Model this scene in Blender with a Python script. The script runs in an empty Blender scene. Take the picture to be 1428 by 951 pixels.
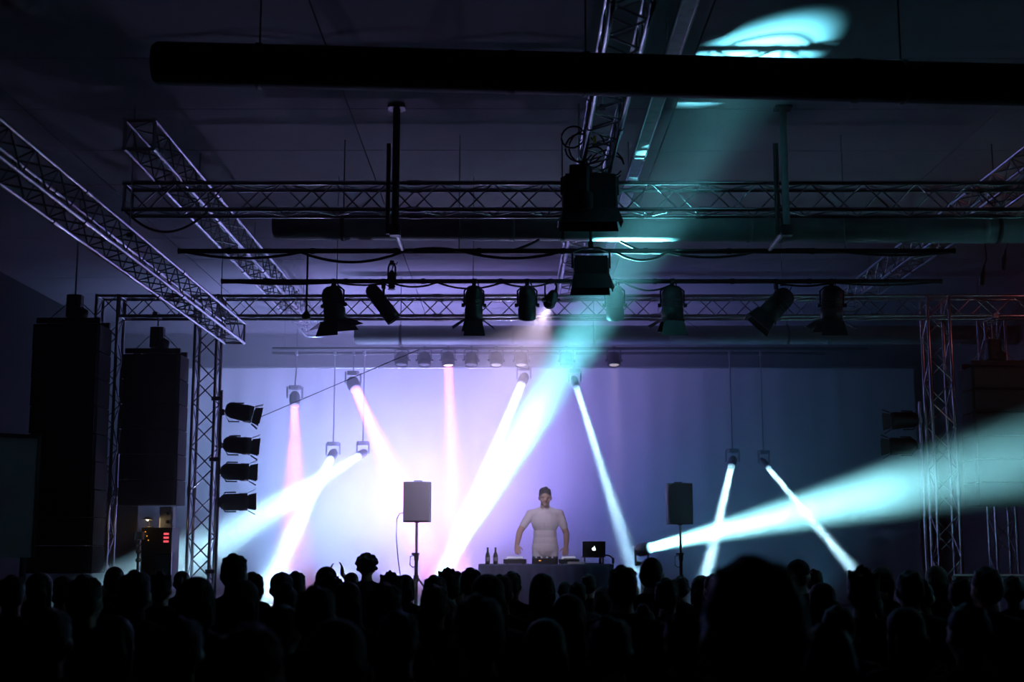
import bpy, math, random
import numpy as np
from mathutils import Vector, Matrix, Quaternion

random.seed(7)
sc = bpy.context.scene
COL = sc.collection
PI = math.pi
V = Vector

# ------------------------------------------------------------------ camera
F = 1850.0                       # focal length in pixels of the 1428 x 951 frame
TH = math.atan(287.5 / F)        # the camera looks slightly upwards
CAM = V((0, 0, 1.9))
cam = bpy.data.cameras.new('camera')
cam.sensor_width = 36.0
cam.lens = 36.0 * F / 1428.0
cam.clip_end = 200
cam.dof.use_dof = True
cam.dof.focus_distance = 17.0
cam.dof.aperture_fstop = 2.8
cam_ob = bpy.data.objects.new('camera', cam)
COL.objects.link(cam_ob)
cam_ob.location = CAM
cam_ob.rotation_euler = (PI / 2 + TH, 0, 0)
sc.camera = cam_ob

# ------------------------------------------------------------------ world, exposure
world = bpy.data.worlds.new('night')
sc.world = world
world.use_nodes = True
bg = world.node_tree.nodes['Background']
bg.inputs[0].default_value = (0.02, 0.02, 0.05, 1)
bg.inputs[1].default_value = 0.0
sc.view_settings.view_transform = 'Standard'
sc.view_settings.look = 'None'
sc.view_settings.gamma = 1.0
sc.view_settings.use_curve_mapping = False
sc.view_settings.exposure = 0.6
sc.cycles.use_denoising = True
sc.cycles.max_bounces = 5
sc.cycles.diffuse_bounces = 2
sc.cycles.glossy_bounces = 2
sc.cycles.transmission_bounces = 2
sc.cycles.volume_bounces = 0
sc.cycles.sample_clamp_indirect = 3.0
sc.cycles.sample_clamp_direct = 0.0

# light colours
ICE = (0.42, 0.80, 1.0)
TEAL = (0.16, 0.72, 0.84)
PINK = (1.0, 0.16, 0.42)

# haze density per metre (stage house, hall in front of it)
HAZE_STAGE = 0.11
HAZE_HALL = 0.016


def P(px, py, Y):
    """a pixel of the frame at distance Y (metres) from the camera, along the hall"""
    d = V((0, math.cos(TH), math.sin(TH))) + V((1, 0, 0)) * ((px - 714) / F) \
        + V((0, -math.sin(TH), math.cos(TH))) * ((475.5 - py) / F)
    return CAM + d * (Y / d.y)


# ------------------------------------------------------------------ materials
MATS = {}


def mat(name, col, rough=0.7, metal=0.0, noise=0.0, nscale=8.0, bump=0.0, bscale=40.0, emit=None, estr=0.0, spec=0.5):
    if name in MATS:
        return MATS[name]
    m = bpy.data.materials.new(name)
    m.use_nodes = True
    nt = m.node_tree
    b = nt.nodes['Principled BSDF']
    b.inputs['Base Color'].default_value = (*col, 1)
    b.inputs['Roughness'].default_value = rough
    b.inputs['Metallic'].default_value = metal
    b.inputs['Specular IOR Level'].default_value = spec
    tc = None
    if noise or bump:
        tc = nt.nodes.new('ShaderNodeTexCoord')
    if noise:
        n = nt.nodes.new('ShaderNodeTexNoise')
        n.inputs['Scale'].default_value = nscale
        n.inputs['Detail'].default_value = 4
        nt.links.new(tc.outputs['Object'], n.inputs['Vector'])
        r = nt.nodes.new('ShaderNodeValToRGB')
        r.color_ramp.elements[0].position = 0.3
        r.color_ramp.elements[1].position = 0.7
        r.color_ramp.elements[0].color = (*[c * (1 - noise) for c in col], 1)
        r.color_ramp.elements[1].color = (*[min(1, c * (1 + noise)) for c in col], 1)
        nt.links.new(n.outputs['Fac'], r.inputs['Fac'])
        nt.links.new(r.outputs['Color'], b.inputs['Base Color'])
    if bump:
        n = nt.nodes.new('ShaderNodeTexNoise')
        n.inputs['Scale'].default_value = bscale
        nt.links.new(tc.outputs['Object'], n.inputs['Vector'])
        bp = nt.nodes.new('ShaderNodeBump')
        bp.inputs['Strength'].default_value = bump
        bp.inputs['Distance'].default_value = 0.01
        nt.links.new(n.outputs['Fac'], bp.inputs['Height'])
        nt.links.new(bp.outputs['Normal'], b.inputs['Normal'])
    if emit:
        b.inputs['Emission Color'].default_value = (*emit, 1)
        b.inputs['Emission Strength'].default_value = estr
    MATS[name] = m
    return m


M_CEIL = mat('ceiling_board', (0.25, 0.235, 0.27), 0.85, noise=0.08, nscale=1.5)
M_GAP = mat('ceiling_joint', (0.03, 0.03, 0.035), 0.9)
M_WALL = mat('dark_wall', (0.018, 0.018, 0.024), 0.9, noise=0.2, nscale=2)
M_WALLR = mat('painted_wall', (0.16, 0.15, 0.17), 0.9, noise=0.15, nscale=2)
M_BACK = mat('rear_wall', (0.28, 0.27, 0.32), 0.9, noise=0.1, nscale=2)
M_CYC = mat('cyclorama_cloth', (0.62, 0.62, 0.65), 0.95, noise=0.05, nscale=3)
M_FLOOR = mat('hall_floor', (0.03, 0.03, 0.03), 0.7, noise=0.3, nscale=5)
M_STAGE = mat('stage_deck', (0.03, 0.03, 0.035), 0.6, noise=0.3, nscale=6)
M_ALU = mat('aluminium', (0.62, 0.63, 0.66), 0.2, 1.0, noise=0.06, nscale=20)
M_STEEL = mat('galvanised_steel', (0.40, 0.42, 0.43), 0.42, 1.0, noise=0.15, nscale=12)
M_DUCT = mat('duct_sheet', (0.30, 0.34, 0.34), 0.55, 0.25, noise=0.15, nscale=4)
M_DUCTB = mat('duct_black', (0.012, 0.012, 0.014), 0.7)
M_BLACK = mat('black_paint', (0.012, 0.012, 0.014), 0.5)
M_BLK2 = mat('black_matt', (0.008, 0.008, 0.009), 0.85)
M_RUB = mat('cable_rubber', (0.01, 0.01, 0.011), 0.6)
M_GLASS = mat('lamp_glass', (0.05, 0.055, 0.06), 0.12)
M_GREY = mat('grey_plastic', (0.22, 0.22, 0.25), 0.6)
M_GRILLE = mat('speaker_grille', (0.2, 0.2, 0.24), 0.7, bump=0.3, bscale=200)
M_PIPE = mat('grey_pipe', (0.32, 0.33, 0.36), 0.6)
M_CLOTH = mat('navy_cloth', (0.045, 0.05, 0.10), 0.95, noise=0.15, nscale=9)
M_WHITE = mat('white_plastic', (0.7, 0.72, 0.75), 0.5)
M_BOTTLE = mat('bottle_glass', (0.02, 0.035, 0.02), 0.15)
M_PAPER = mat('paper', (0.75, 0.75, 0.75), 0.8)
M_LOGO = mat('lit_logo', (0.9, 0.95, 1), 0.5, emit=(0.85, 0.95, 1), estr=2.2)
M_RED = mat('red_display', (0.3, 0.02, 0.02), 0.5, emit=(1, 0.10, 0.14), estr=0.8)
M_WARM = mat('warm_bulb', (1, 0.8, 0.5), 0.5, emit=(1, 0.72, 0.35), estr=6)
M_AMBER = mat('amber_led', (0.5, 0.2, 0.02), 0.5, emit=(1, 0.35, 0.05), estr=1.0)
M_LEDW = mat('white_led', (0.6, 0.6, 0.7), 0.5, emit=(0.8, 0.85, 1), estr=0.25)
M_YEL = mat('yellow_tape', (0.8, 0.65, 0.02), 0.6)
M_PANEL = mat('pale_board', (0.52, 0.60, 0.64), 0.8, noise=0.08, nscale=3)
M_SKIN = mat('skin', (0.42, 0.26, 0.19), 0.6)
M_SHIRTW = mat('white_cotton', (0.62, 0.60, 0.60), 0.9, bump=0.2, bscale=60)
M_JEANS = mat('dark_denim', (0.03, 0.035, 0.06), 0.9)
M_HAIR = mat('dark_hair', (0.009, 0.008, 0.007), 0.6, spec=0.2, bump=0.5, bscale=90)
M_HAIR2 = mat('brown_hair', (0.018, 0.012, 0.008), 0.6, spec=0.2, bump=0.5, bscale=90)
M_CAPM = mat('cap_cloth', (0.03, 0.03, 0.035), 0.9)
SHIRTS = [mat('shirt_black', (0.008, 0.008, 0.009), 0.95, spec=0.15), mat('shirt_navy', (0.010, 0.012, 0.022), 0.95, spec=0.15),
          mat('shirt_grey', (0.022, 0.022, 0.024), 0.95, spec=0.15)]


def lens_mat(name, col, strength):
    return mat(name, (0.2, 0.2, 0.2), 0.3, emit=col, estr=strength)


# ------------------------------------------------------------------ mesh builder
def frame_z(d):
    """rotation whose local Z is d"""
    return V(d).to_track_quat('Z', 'Y').to_matrix()


class MB:
    def __init__(s):
        s.v = []; s.f = []; s.smooth = []

    def add(s, vs, fs, smooth=False, m=None):
        o = len(s.v)
        s.v += [tuple(m @ V(p)) if m is not None else tuple(p) for p in vs]
        s.f += [tuple(i + o for i in f) for f in fs]
        s.smooth += [smooth] * len(fs)
        return s

    def box(s, c, d, rot=None, taper=None, bev=0.0):
        """box of size d at c; taper scales the +Z end; bev chamfers the vertical edges"""
        x, y, z = d[0] / 2, d[1] / 2, d[2] / 2
        tx, ty = taper or (1, 1)
        if bev:
            b = bev
            ring = [(x - b, -y), (x, -y + b), (x, y - b), (x - b, y), (-x + b, y), (-x, y - b), (-x, -y + b), (-x + b, -y)]
        else:
            ring = [(x, -y), (x, y), (-x, y), (-x, -y)]
        n = len(ring)
        vs = [(p[0], p[1], -z) for p in ring] + [(p[0] * tx, p[1] * ty, z) for p in ring]
        fs = [tuple(range(n))[::-1], tuple(range(n, 2 * n))] + [(i, (i + 1) % n, n + (i + 1) % n, n + i) for i in range(n)]
        if rot is not None:
            vs = [rot @ V(p) for p in vs]
        vs = [V(p) + V(c) for p in vs]
        return s.add(vs, fs)

    def cyl(s, a, b, r0, r1=None, n=12, cap=True, smooth=True):
        a, b = V(a), V(b)
        r1 = r0 if r1 is None else r1
        R = frame_z(b - a)
        vs = []
        for c, r in ((a, r0), (b, r1)):
            for i in range(n):
                t = 2 * PI * i / n
                vs.append(c + R @ V((math.cos(t) * r, math.sin(t) * r, 0)))
        fs = [(i, (i + 1) % n, n + (i + 1) % n, n + i) for i in range(n)]
        s.add(vs, fs, smooth)
        if cap:
            s.add(vs, [tuple(range(n))[::-1], tuple(range(n, 2 * n))], False)
        return s

    def lathe(s, prof, c=(0, 0, 0), d=(0, 0, 1), n=20, smooth=True):
        """prof: (radius, height) list along d from c"""
        R = frame_z(d)
        vs = []; fs = []
        for r, h in prof:
            for i in range(n):
                t = 2 * PI * i / n
                vs.append(V(c) + R @ V((math.cos(t) * r, math.sin(t) * r, h)))
        for k in range(len(prof) - 1):
            for i in range(n):
                fs.append((k * n + i, k * n + (i + 1) % n, (k + 1) * n + (i + 1) % n, (k + 1) * n + i))
        s.add(vs, fs, smooth)
        ends = []
        if prof[0][0] > 1e-4:
            ends.append(tuple(range(n))[::-1])
        if prof[-1][0] > 1e-4:
            k = (len(prof) - 1) * n
            ends.append(tuple(range(k, k + n)))
        if ends:
            s.add(vs, ends, False)
        return s

    def tube(s, pts, r, n=8):
        pts = [V(p) for p in pts]
        vs = []; fs = []
        for k, p in enumerate(pts):
            d = pts[min(k + 1, len(pts) - 1)] - pts[max(k - 1, 0)]
            R = frame_z(d)
            for i in range(n):
                t = 2 * PI * i / n
                vs.append(p + R @ V((math.cos(t) * r, math.sin(t) * r, 0)))
        for k in range(len(pts) - 1):
            for i in range(n):
                fs.append((k * n + i, k * n + (i + 1) % n, (k + 1) * n + (i + 1) % n, (k + 1) * n + i))
        k = (len(pts) - 1) * n
        s.add(vs, fs, True)
        s.add(vs, [tuple(range(n))[::-1], tuple(range(k, k + n))])
        return s

    def ell(s, c, r, rot=None, nu=14, nv=9):
        vs = []; fs = []
        for j in range(nv + 1):
            ph = PI * j / nv
            for i in range(nu):
                t = 2 * PI * i / nu
                p = V((math.sin(ph) * math.cos(t) * r[0], math.sin(ph) * math.sin(t) * r[1], math.cos(ph) * r[2]))
                if rot is not None:
                    p = rot @ p
                vs.append(p + V(c))
        for j in range(nv):
            for i in range(nu):
                fs.append((j * nu + i, (j + 1) * nu + i, (j + 1) * nu + (i + 1) % nu, j * nu + (i + 1) % nu))
        return s.add(vs, fs, True)

    def plate(s, pts, th):
        """a flat outline (planar, 3+ points) given thickness th"""
        pts = [V(p) for p in pts]
        nrm = (pts[1] - pts[0]).cross(pts[2] - pts[1]).normalized() * th
        n = len(pts)
        vs = pts + [p + nrm for p in pts]
        fs = [tuple(range(n))[::-1], tuple(range(n, 2 * n))] + [(i, (i + 1) % n, n + (i + 1) % n, n + i) for i in range(n)]
        return s.add(vs, fs)

    def mesh(s, name, m):
        me = bpy.data.meshes.new(name)
        me.from_pydata(s.v, [], s.f)
        me.polygons.foreach_set('use_smooth', s.smooth)
        for k in (m if isinstance(m, (list, tuple)) else [m]):
            me.materials.append(k)
        me.update()
        return me

    def build(s, name, m, parent=None, loc=None):
        return obj(name, s.mesh(name, m), parent, loc)


def obj(name, data, parent=None, loc=None):
    o = bpy.data.objects.new(name, data)
    COL.objects.link(o)
    if parent is not None:
        o.parent = parent
    if loc is not None:
        o.location = loc
    return o


def tag(o, label=None, cat=None, group=None, kind=None):
    if label: o['label'] = label
    if cat: o['category'] = cat
    if group: o['group'] = group
    if kind: o['kind'] = kind
    return o


def thing(name, label, cat, loc=(0, 0, 0), rot=None, group=None):
    o = bpy.data.objects.new(name, None)
    o.empty_display_size = 0.1
    COL.objects.link(o)
    o.location = loc
    if rot is not None:
        o.rotation_euler = rot
    return tag(o, label, cat, group)


def sag(a, b, drop, n=14, wob=0.0):
    a, b = V(a), V(b)
    out = []
    for i in range(n + 1):
        t = i / n
        p = a.lerp(b, t)
        p.z -= drop * 4 * t * (1 - t)
        if wob and 0 < i < n:
            p += V((0, random.uniform(-wob, wob), random.uniform(-wob, wob)))
        out.append(p)
    return out


# ------------------------------------------------------------------ the hall
XL, XR, YF, YB, ZC = -7.7, 7.7, -2.5, 24.0, 6.0
tag(MB().box((0, (YF + YB) / 2, -0.1), (XR - XL, YB - YF, 0.2)).build('floor', M_FLOOR), kind='structure')
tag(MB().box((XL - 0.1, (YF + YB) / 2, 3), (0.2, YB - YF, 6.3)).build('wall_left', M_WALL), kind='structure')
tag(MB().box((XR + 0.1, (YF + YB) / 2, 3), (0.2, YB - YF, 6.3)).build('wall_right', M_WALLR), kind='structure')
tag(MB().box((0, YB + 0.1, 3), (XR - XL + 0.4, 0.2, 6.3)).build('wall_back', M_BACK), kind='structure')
tag(MB().box((0, YF - 0.1, 3), (XR - XL + 0.4, 0.2, 6.3)).build('wall_front', M_WALL), kind='structure')
ceil = tag(MB().box((0, (YF + YB) / 2, ZC + 0.1), (XR - XL, YB - YF, 0.14)).build('ceiling', M_GAP), kind='structure')
# ceiling boards with recessed joints, laid across the hall
nx, ny = 5, 20
pw, pl = (XR - XL) / nx, (YB - YF) / ny
board = MB().box((0, 0, 0.018), (pw - 0.012, pl - 0.012, 0.036)).mesh('board', M_CEIL)
for i in range(nx):
    for j in range(ny):
        obj('board', board, ceil, (XL + pw * (i + 0.5), YF + pl * (j + 0.5), ZC - 0.004 + 0.006 * ((i * 7 + j * 3) % 3) / 2))

# stage
SZ = 0.9
def platform(x0, x1, y0, y1, label):
    st = thing('stage_platform', label, 'stage', ((x0 + x1) / 2, (y0 + y1) / 2, 0))
    w, d = x1 - x0, y1 - y0
    MB().box((0, 0, SZ - 0.04), (w, d, 0.08)).build('deck', M_STAGE, st)
    MB().box((0, -d / 2 + 0.03, SZ / 2 - 0.04), (w - 0.04, 0.02, SZ - 0.08)).build('front_skirt', M_BLK2, st)
    leg = MB().cyl((0, 0, 0), (0, 0, SZ - 0.08), 0.03).mesh('leg', M_STEEL)
    n = max(2, round(w / 2.4) + 1)
    for i in range(n):
        for y in (-d / 2 + 0.25, 0, d / 2 - 0.25):
            obj('leg', leg, st, (-w / 2 + 0.2 + (w - 0.4) * i / (n - 1), y, 0))


platform(-3.58, 5.2, 16.1, 23.85, 'black main stage platform carrying the performer and table')
platform(-6.2, -3.6, 17.5, 23.85, 'black side platform behind the two truss towers')
platform(5.22, 7.2, 17.9, 23.85, 'black side platform behind the teal beam tower')

# backdrop cloth with shallow folds
bd = thing('backdrop', 'pale cloth backdrop hung behind the stage', 'backdrop', (0.3, 23.6, SZ))
zt = P(700, 514, 23.6).z - SZ
vs = []; fs = []
NB = 200
for i in range(NB + 1):
    x = -6.9 + 13.8 * i / NB
    y = 0.012 * math.sin(i * 0.9) + 0.01 * math.sin(i * 0.37)
    vs += [(x, y, 0.02), (x, y * 0.4, zt)]
for i in range(NB):
    fs.append((2 * i, 2 * i + 2, 2 * i + 3, 2 * i + 1))
mb = MB(); mb.add(vs, fs, True); mb.build('cloth', M_CYC, bd)
MB().cyl((-6.95, 0.02, zt + 0.02), (6.95, 0.02, zt + 0.02), 0.025).build('top_pipe', M_STEEL, bd)

# haze: what the machines have blown over the stage and, thinner, into the hall
def haze(name, a, b, dens, label, cloudy=0.0):
    m = bpy.data.materials.new(name)
    m.use_nodes = True
    nt = m.node_tree
    nt.nodes.remove(nt.nodes['Principled BSDF'])
    s = nt.nodes.new('ShaderNodeVolumeScatter')
    s.inputs['Color'].default_value = (1, 1, 1, 1)
    s.inputs['Density'].default_value = dens
    s.inputs['Anisotropy'].default_value = 0.0
    nt.links.new(s.outputs[0], nt.nodes['Material Output'].inputs['Volume'])
    c = [(p + q) / 2 for p, q in zip(a, b)]
    d = [q - p for p, q in zip(a, b)]
    o = MB().box((0, 0, 0), d).build(name, m, None, c)
    tag(o, label, 'haze', kind='stuff')
    return o


haze('stage_haze', (XL + 0.02, 15.5, SZ + 0.01), (XR - 0.02, 23.98, ZC - 0.02), HAZE_STAGE, 'bright haze hanging over the stage')
haze('hall_haze', (XL + 0.02, 8.2, 0.02), (XR - 0.02, 14.19, ZC - 0.02), HAZE_HALL, 'thin haze drifting over the crowd')
haze('front_haze', (XL + 0.02, 14.2, 0.02), (XR - 0.02, 15.49, ZC - 0.02), 0.045, 'haze rolling off the stage over the front rows')

# small red lamp outside the frame, added to tint this side of the hall
t = thing('added_red_lamp', 'small red lamp added on the side wall beyond the barrier', 'lamp', (XR - 0.02, 14.5, 4.9))
MB().lathe([(0.09, 0), (0.09, 0.03), (0.075, 0.035)], (0, 0, 0), (-1, 0, 0)).build('housing', M_BLACK, t)
MB().lathe([(0.072, 0.03), (0.06, 0.07), (0.03, 0.09), (0.0, 0.095)], (0, 0, 0), (-1, 0, 0)).build('dome', mat('red_dome', (0.5, 0.05, 0.05), 0.4, emit=(1, 0.12, 0.12), estr=2), t)
l = bpy.data.lights.new('bulb', 'POINT'); l.color = (1, 0.22, 0.22); l.energy = 4; l.shadow_soft_size = 0.05
obj('bulb', l, t, (-0.16, 0, 0))

# ------------------------------------------------------------------ trusses
def truss(name, a, b, size, label, group=None, bay=None, r=0.021, up=(0, 0, 1), mat_=None):
    a, b = V(a), V(b)
    d = b - a
    L = d.length
    xa = d.normalized()
    ya = V(up).cross(xa).normalized()
    za = xa.cross(ya)
    R = Matrix((xa, ya, za)).transposed().to_4x4()
    t = thing(name, label, 'truss', a, R.to_euler(), group)
    m = mat_ or M_ALU
    h = size / 2
    ch = MB().cyl((0, 0, 0), (L, 0, 0), r, n=10).mesh('chord', m)
    for y in (-h, h):
        for z in (-h, h):
            obj('chord', ch, t, (0, y, z))
    n = max(2, round(L / (bay or size)))
    n += n % 2
    p = L / n
    up_b = MB().cyl((0, 0, -h), (p, 0, h), r * 0.42, n=6, cap=False).mesh('brace', m)
    dn_b = MB().cyl((0, 0, h), (p, 0, -h), r * 0.42, n=6, cap=False).mesh('brace', m)
    fl_a = MB().cyl((0, -h, 0), (p, h, 0), r * 0.42, n=6, cap=False).mesh('brace', m)
    fl_b = MB().cyl((0, h, 0), (p, -h, 0), r * 0.42, n=6, cap=False).mesh('brace', m)
    for i in range(n):
        obj('brace', up_b if i % 2 else dn_b, t, (i * p, -h, 0))
        obj('brace', dn_b if i % 2 else up_b, t, (i * p, h, 0))
        obj('brace', fl_a if i % 2 else fl_b, t, (i * p, 0, -h))
        obj('brace', fl_b if i % 2 else fl_a, t, (i * p, 0, h))
    er = MB()
    c = [(-h, -h), (h, -h), (h, h), (-h, h)]
    for k in range(4):
        er.cyl((0, *c[k]), (0, *c[(k + 1) % 4]), r * 0.8, n=8)
    em = er.mesh('end_frame', m)
    obj('end_frame', em, t, (0.02, 0, 0)); obj('end_frame', em, t, (L - 0.02, 0, 0))
    # couplers where two lengths meet
    if L > 4:
        jm = MB().cyl((-0.06, 0, 0), (0.06, 0, 0), r * 1.35, n=10).mesh('coupler', m)
        k = round(L / 2.9)
        for i in range(1, k):
            for y in (-h, h):
                for z in (-h, h):
                    obj('coupler', jm, t, (L * i / k, y, z))
    return t


TS = 0.26
YT = 17.0            # stage front truss
zf0, zf1 = P(600, 443, YT).z, P(600, 415, YT).z
zf = (zf0 + zf1) / 2
XA, XBt = P(148, 600, YT).x - 0.02, P(286, 600, YT).x
XC = P(1312, 600, YT).x
truss('cross_truss', (-3.72, 12.43, 5.21), (7.4, 12.43, 5.21), TS, 'aluminium box truss crossing the hall just before the round grey duct')
truss('stage_truss', (XBt + 0.16, YT, zf), (7.5, YT, zf), TS, 'aluminium box truss spanning the stage opening behind the can lights')
truss('tower_header_truss', (XA + 0.14, YT, zf), (XBt - 0.14, YT, zf), TS, 'short box truss joining the tops of the two truss towers')
truss('long_truss', (-3.545, 7.2, 4.60), (-3.545, 16.75, 4.60), TS - 0.01, 'gleaming box truss hung lowest, ending short of the stage opening', r=0.019)
truss('long_truss', (-3.28, 11.25, 5.49), (-3.28, 21.8, 5.49), TS, 'gleaming box truss above the low one, reaching back over the stage')
truss('long_truss', (0.78, 5.5, 5.49), (0.78, 18.6, 5.49), TS, 'cable-strewn box truss carrying the flood lights over the hall')
truss('long_truss', (4.95, 8.0, 5.49), (4.95, 19.4, 5.49), TS, 'box truss lying on the cross truss beside the reddish hall side')
for x, lab in ((XA, 'truss tower on the outer side of the hanging speaker, by the black wall'),
               (XBt, 'truss tower carrying the four sideways can lights'),
               (XC, 'truss tower crossed by the widest teal beam')):
    top = zf1 + 0.02
    truss('truss_tower', (x, YT, 0.06), (x, YT, top), TS + 0.02, lab, up=(0, 1, 0), bay=0.3)
    bp = thing('base_plate', 'square steel foot plate under the ' + ('outer tower by the black wall' if x == XA else 'tower with the can lights' if x == XBt else 'tower in the teal beam'), 'plate', (x, YT, 0))
    MB().box((0, 0, 0.02), (0.5, 0.5, 0.04), bev=0.05).build('plate', M_STEEL, bp)
    bt = MB()
    for sx in (-1, 1):
        for sy in (-1, 1):
            bt.cyl((sx * 0.2, sy * 0.2, 0.04), (sx * 0.2, sy * 0.2, 0.06), 0.02, n=6)
    bt.build('bolts', M_BLACK, bp)
xd = P(1398, 600, YT + 1.2).x
truss('truss_tower', (xd, YT + 1.4, 0.06), (xd, YT + 1.4, zf1), TS + 0.02, 'slim truss tower behind the speaker hung beside the teal beam', up=(0, 1, 0), bay=0.3)

# ladder-like cable tray beside the flood truss
tr = thing('cable_tray', 'narrow pale metal cable tray running beside the flood light truss', 'cable tray', (1.19, 5.5, 5.52))
for x in (-0.055, 0.055):
    MB().box((x, 6.2, 0), (0.012, 12.4, 0.05)).build('side_rail', M_ALU, tr)
MB().box((0, 6.2, -0.01), (0.10, 12.4, 0.006)).build('tray_floor', M_STEEL, tr)
rg = MB().box((0, 0, 0.012), (0.10, 0.03, 0.012)).mesh('rung', M_ALU)
for i in range(32):
    obj('rung', rg, tr, (0, 0.2 + i * 0.39, 0))
for y in (0.8, 4.2, 7.6, 11.0):
    MB().cyl((0, y, 0), (0, y, ZC - 5.52), 0.006, n=6).build('hanger_rod', M_STEEL, tr)

# wire slings that carry the trusses
def slings(x, ys, z, label, group):
    for y in ys:
        t = thing('wire_sling', label, 'wire', (x, y, z), group=group)
        MB().cyl((0, 0, 0), (0, 0, ZC - z), 0.006, n=6).build('wire', M_STEEL, t)
        MB().box((0, 0, 0.02), (0.05, 0.05, 0.04), bev=0.01).build('shackle', M_BLACK, t)


slings(-3.545, (8.6, 12.0, 15.9), 4.74, 'thin steel wire sling holding up the lowest long truss', 'slings of the low long truss')
slings(-3.28, (13.5, 16.5, 20.5), 5.63, 'short wire sling between ceiling and the inner long truss', 'slings of the inner long truss')
slings(0.78, (7.5, 11.0, 16.0), 5.63, 'short wire sling between ceiling and the flood light truss', 'slings of the flood light truss')
slings(4.95, (9.5, 14.5, 18.0), 5.63, 'short wire sling above the truss on the reddish side', 'slings of the side truss')

# ------------------------------------------------------------------ ventilation ducts
def duct(Y, r, label, m, hangers, skew=0.0):
    x0, x1 = -2.4, XR - 0.05
    z = 5.1
    t = thing('air_duct', label, 'duct', (x0, Y, z), (0, 0, skew))
    L = x1 - x0
    MB().lathe([(r * 0.86, 0), (r, 0.03), (r, L)], (0, 0, 0), (1, 0, 0), n=28).build('pipe', m, t)
    col = MB().lathe([(r + 0.002, -0.025), (r + 0.008, -0.012), (r + 0.008, 0.012), (r + 0.002, 0.025)], (0, 0, 0), (1, 0, 0), n=28).mesh('collar', m)
    k = int(L / 2.4)
    for i in range(1, k + 1):
        obj('collar', col, t, (i * 2.4, 0, 0))
    for i in range(hangers):
        x = 0.7 + i * (L - 1.2) / max(1, hangers - 1)
        hb = MB().lathe([(r + 0.003, -0.018), (r + 0.011, -0.018), (r + 0.011, 0.018), (r + 0.003, 0.018)], (x, 0, 0), (1, 0, 0), n=24)
        hb.cyl((x, 0, r), (x, 0, ZC - z), 0.006, n=6)
        hb.build('strap_hanger', M_BLACK, t)


duct(8.49, 0.146, 'thick black round duct crossing nearest under the ceiling', M_DUCTB, 5, 0.07)
duct(13.02, 0.142, 'grey-green round duct below the cross truss', M_DUCT, 5, 0.022)
duct(20.0, 0.145, 'pale round duct over the back of the stage', M_DUCT, 4)

# ------------------------------------------------------------------ hanging light bars
ZBAR = 4.8
YB1, YB2 = 12.86, 14.37
xb = [(P(250, 350, YB1).x, P(1330, 350, YB1).x, YB1, 'plain black pipe bar slung nearer the round grey duct'),
      (P(310, 392, YB2).x, P(1312, 392, YB2).x, YB2, 'black pipe bar from which the big can lights hang')]
for x0, x1, Y, lab in xb:
    t = thing('light_bar', lab, 'pipe', (x0, Y, ZBAR))
    MB().cyl((0, 0, 0), (x1 - x0, 0, 0), 0.026, n=12).build('pipe', M_BLACK, t)
    cp = MB().lathe([(0.03, -0.006), (0.03, 0.012), (0.01, 0.016)], (0, 0, 0), (1, 0, 0), n=12).mesh('end_cap', M_RUB)
    obj('end_cap', cp, t, (x1 - x0, 0, 0))
    o = obj('end_cap', cp, t, (0, 0, 0)); o.rotation_euler = (0, PI, 0)
    for px in ((640, 1180) if Y == YB1 else (470, 660, 1090)):
        x = P(px, 380, Y).x - x0
        MB().cyl((x, 0, 0), (x, 0, ZC - ZBAR - 0.008), 0.005, n=6).build('suspension_wire', M_STEEL, t)
    for k in range(9):
        x = (x1 - x0) * (k + 0.6) / 9.3
        MB().cyl((x - 0.02, 0, 0), (x + 0.02, 0, 0), 0.032, n=10).build('tape_wrap', M_RUB, t)

# cables draped along the bars
def cable(pts, r, label, group=None):
    c = V(pts[0])
    o = MB().tube([V(p) - c for p in pts], r).build('cable', M_RUB, None, c)
    return tag(o, label, 'cable', group)


def bar_cable(pxs, Y, drops, r, label, group=None):
    pts = []
    for k in range(len(pxs) - 1):
        a, b = P(pxs[k], 380, Y).x, P(pxs[k + 1], 380, Y).x
        seg = sag((a, Y - 0.035, ZBAR - 0.02), (b, Y - 0.035, ZBAR - 0.02), drops[k], 10)
        pts += seg if k == 0 else seg[1:]
    return cable(pts, r, label, group)


bar_cable([262, 420, 560, 650, 780], YB1, [0.06, 0.10, -0.04, 0.06], 0.014, 'sagging black cable taped along the nearer pipe bar')
bar_cable([860, 930, 1050, 1180, 1325], YB1, [0.08, 0.05, -0.03, 0.03], 0.013, 'black cable looping under the nearer pipe bar past the floods')
bar_cable([330, 470, 545, 610, 700, 768], YB2, [0.02, 0.03, 0.05, 0.07, 0.05], 0.011, 'thin black cable looping along the can light bar')
bar_cable([870, 940, 1080, 1160, 1300], YB2, [0.09, -0.02, 0.04, 0.03], 0.011, 'thin black cable strung between the can lights past the floods')
# the cable that droops from the bar to the big flood at the cross truss
cable(sag(P(700, 352, YB1), P(752, 334, YB1 + 0.05), 0.02), 0.013, 'black cable rising from the pipe bar towards the flood lights')
cable(sag(P(865, 336, YB1 + 0.05), P(935, 352, YB1), 0.05), 0.012, 'black cable coming down beside the flood lights')
# drop cable with a weight
t = thing('drop_microphone', 'small black microphone hanging on a long straight cable', 'microphone', P(427, 445, YB1))
top = ZBAR - t.location.z
MB().tube([(0, 0, 0.05), (0, 0, top)], 0.010).build('cord', M_RUB, t)
MB().lathe([(0.006, 0.10), (0.022, 0.07), (0.04, 0.045), (0.045, 0.01), (0.03, 0), (0.0, -0.004)], (0, 0, 0), (0, 0, 1)).build('capsule', M_BLACK, t)
# guy wire slanting over the stage
cable([P(585, 487, 16.9), P(362, 582, 17.1)], 0.005, 'thin dark wire slanting down to the sideways can lights')
# cable festoon by the low truss
cable(sag((-3.68, 12.3, 5.06), (-2.9, 12.3, 5.06), 0.2), 0.012, 'drooping cable loop under the dark end of the cross truss')

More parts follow.
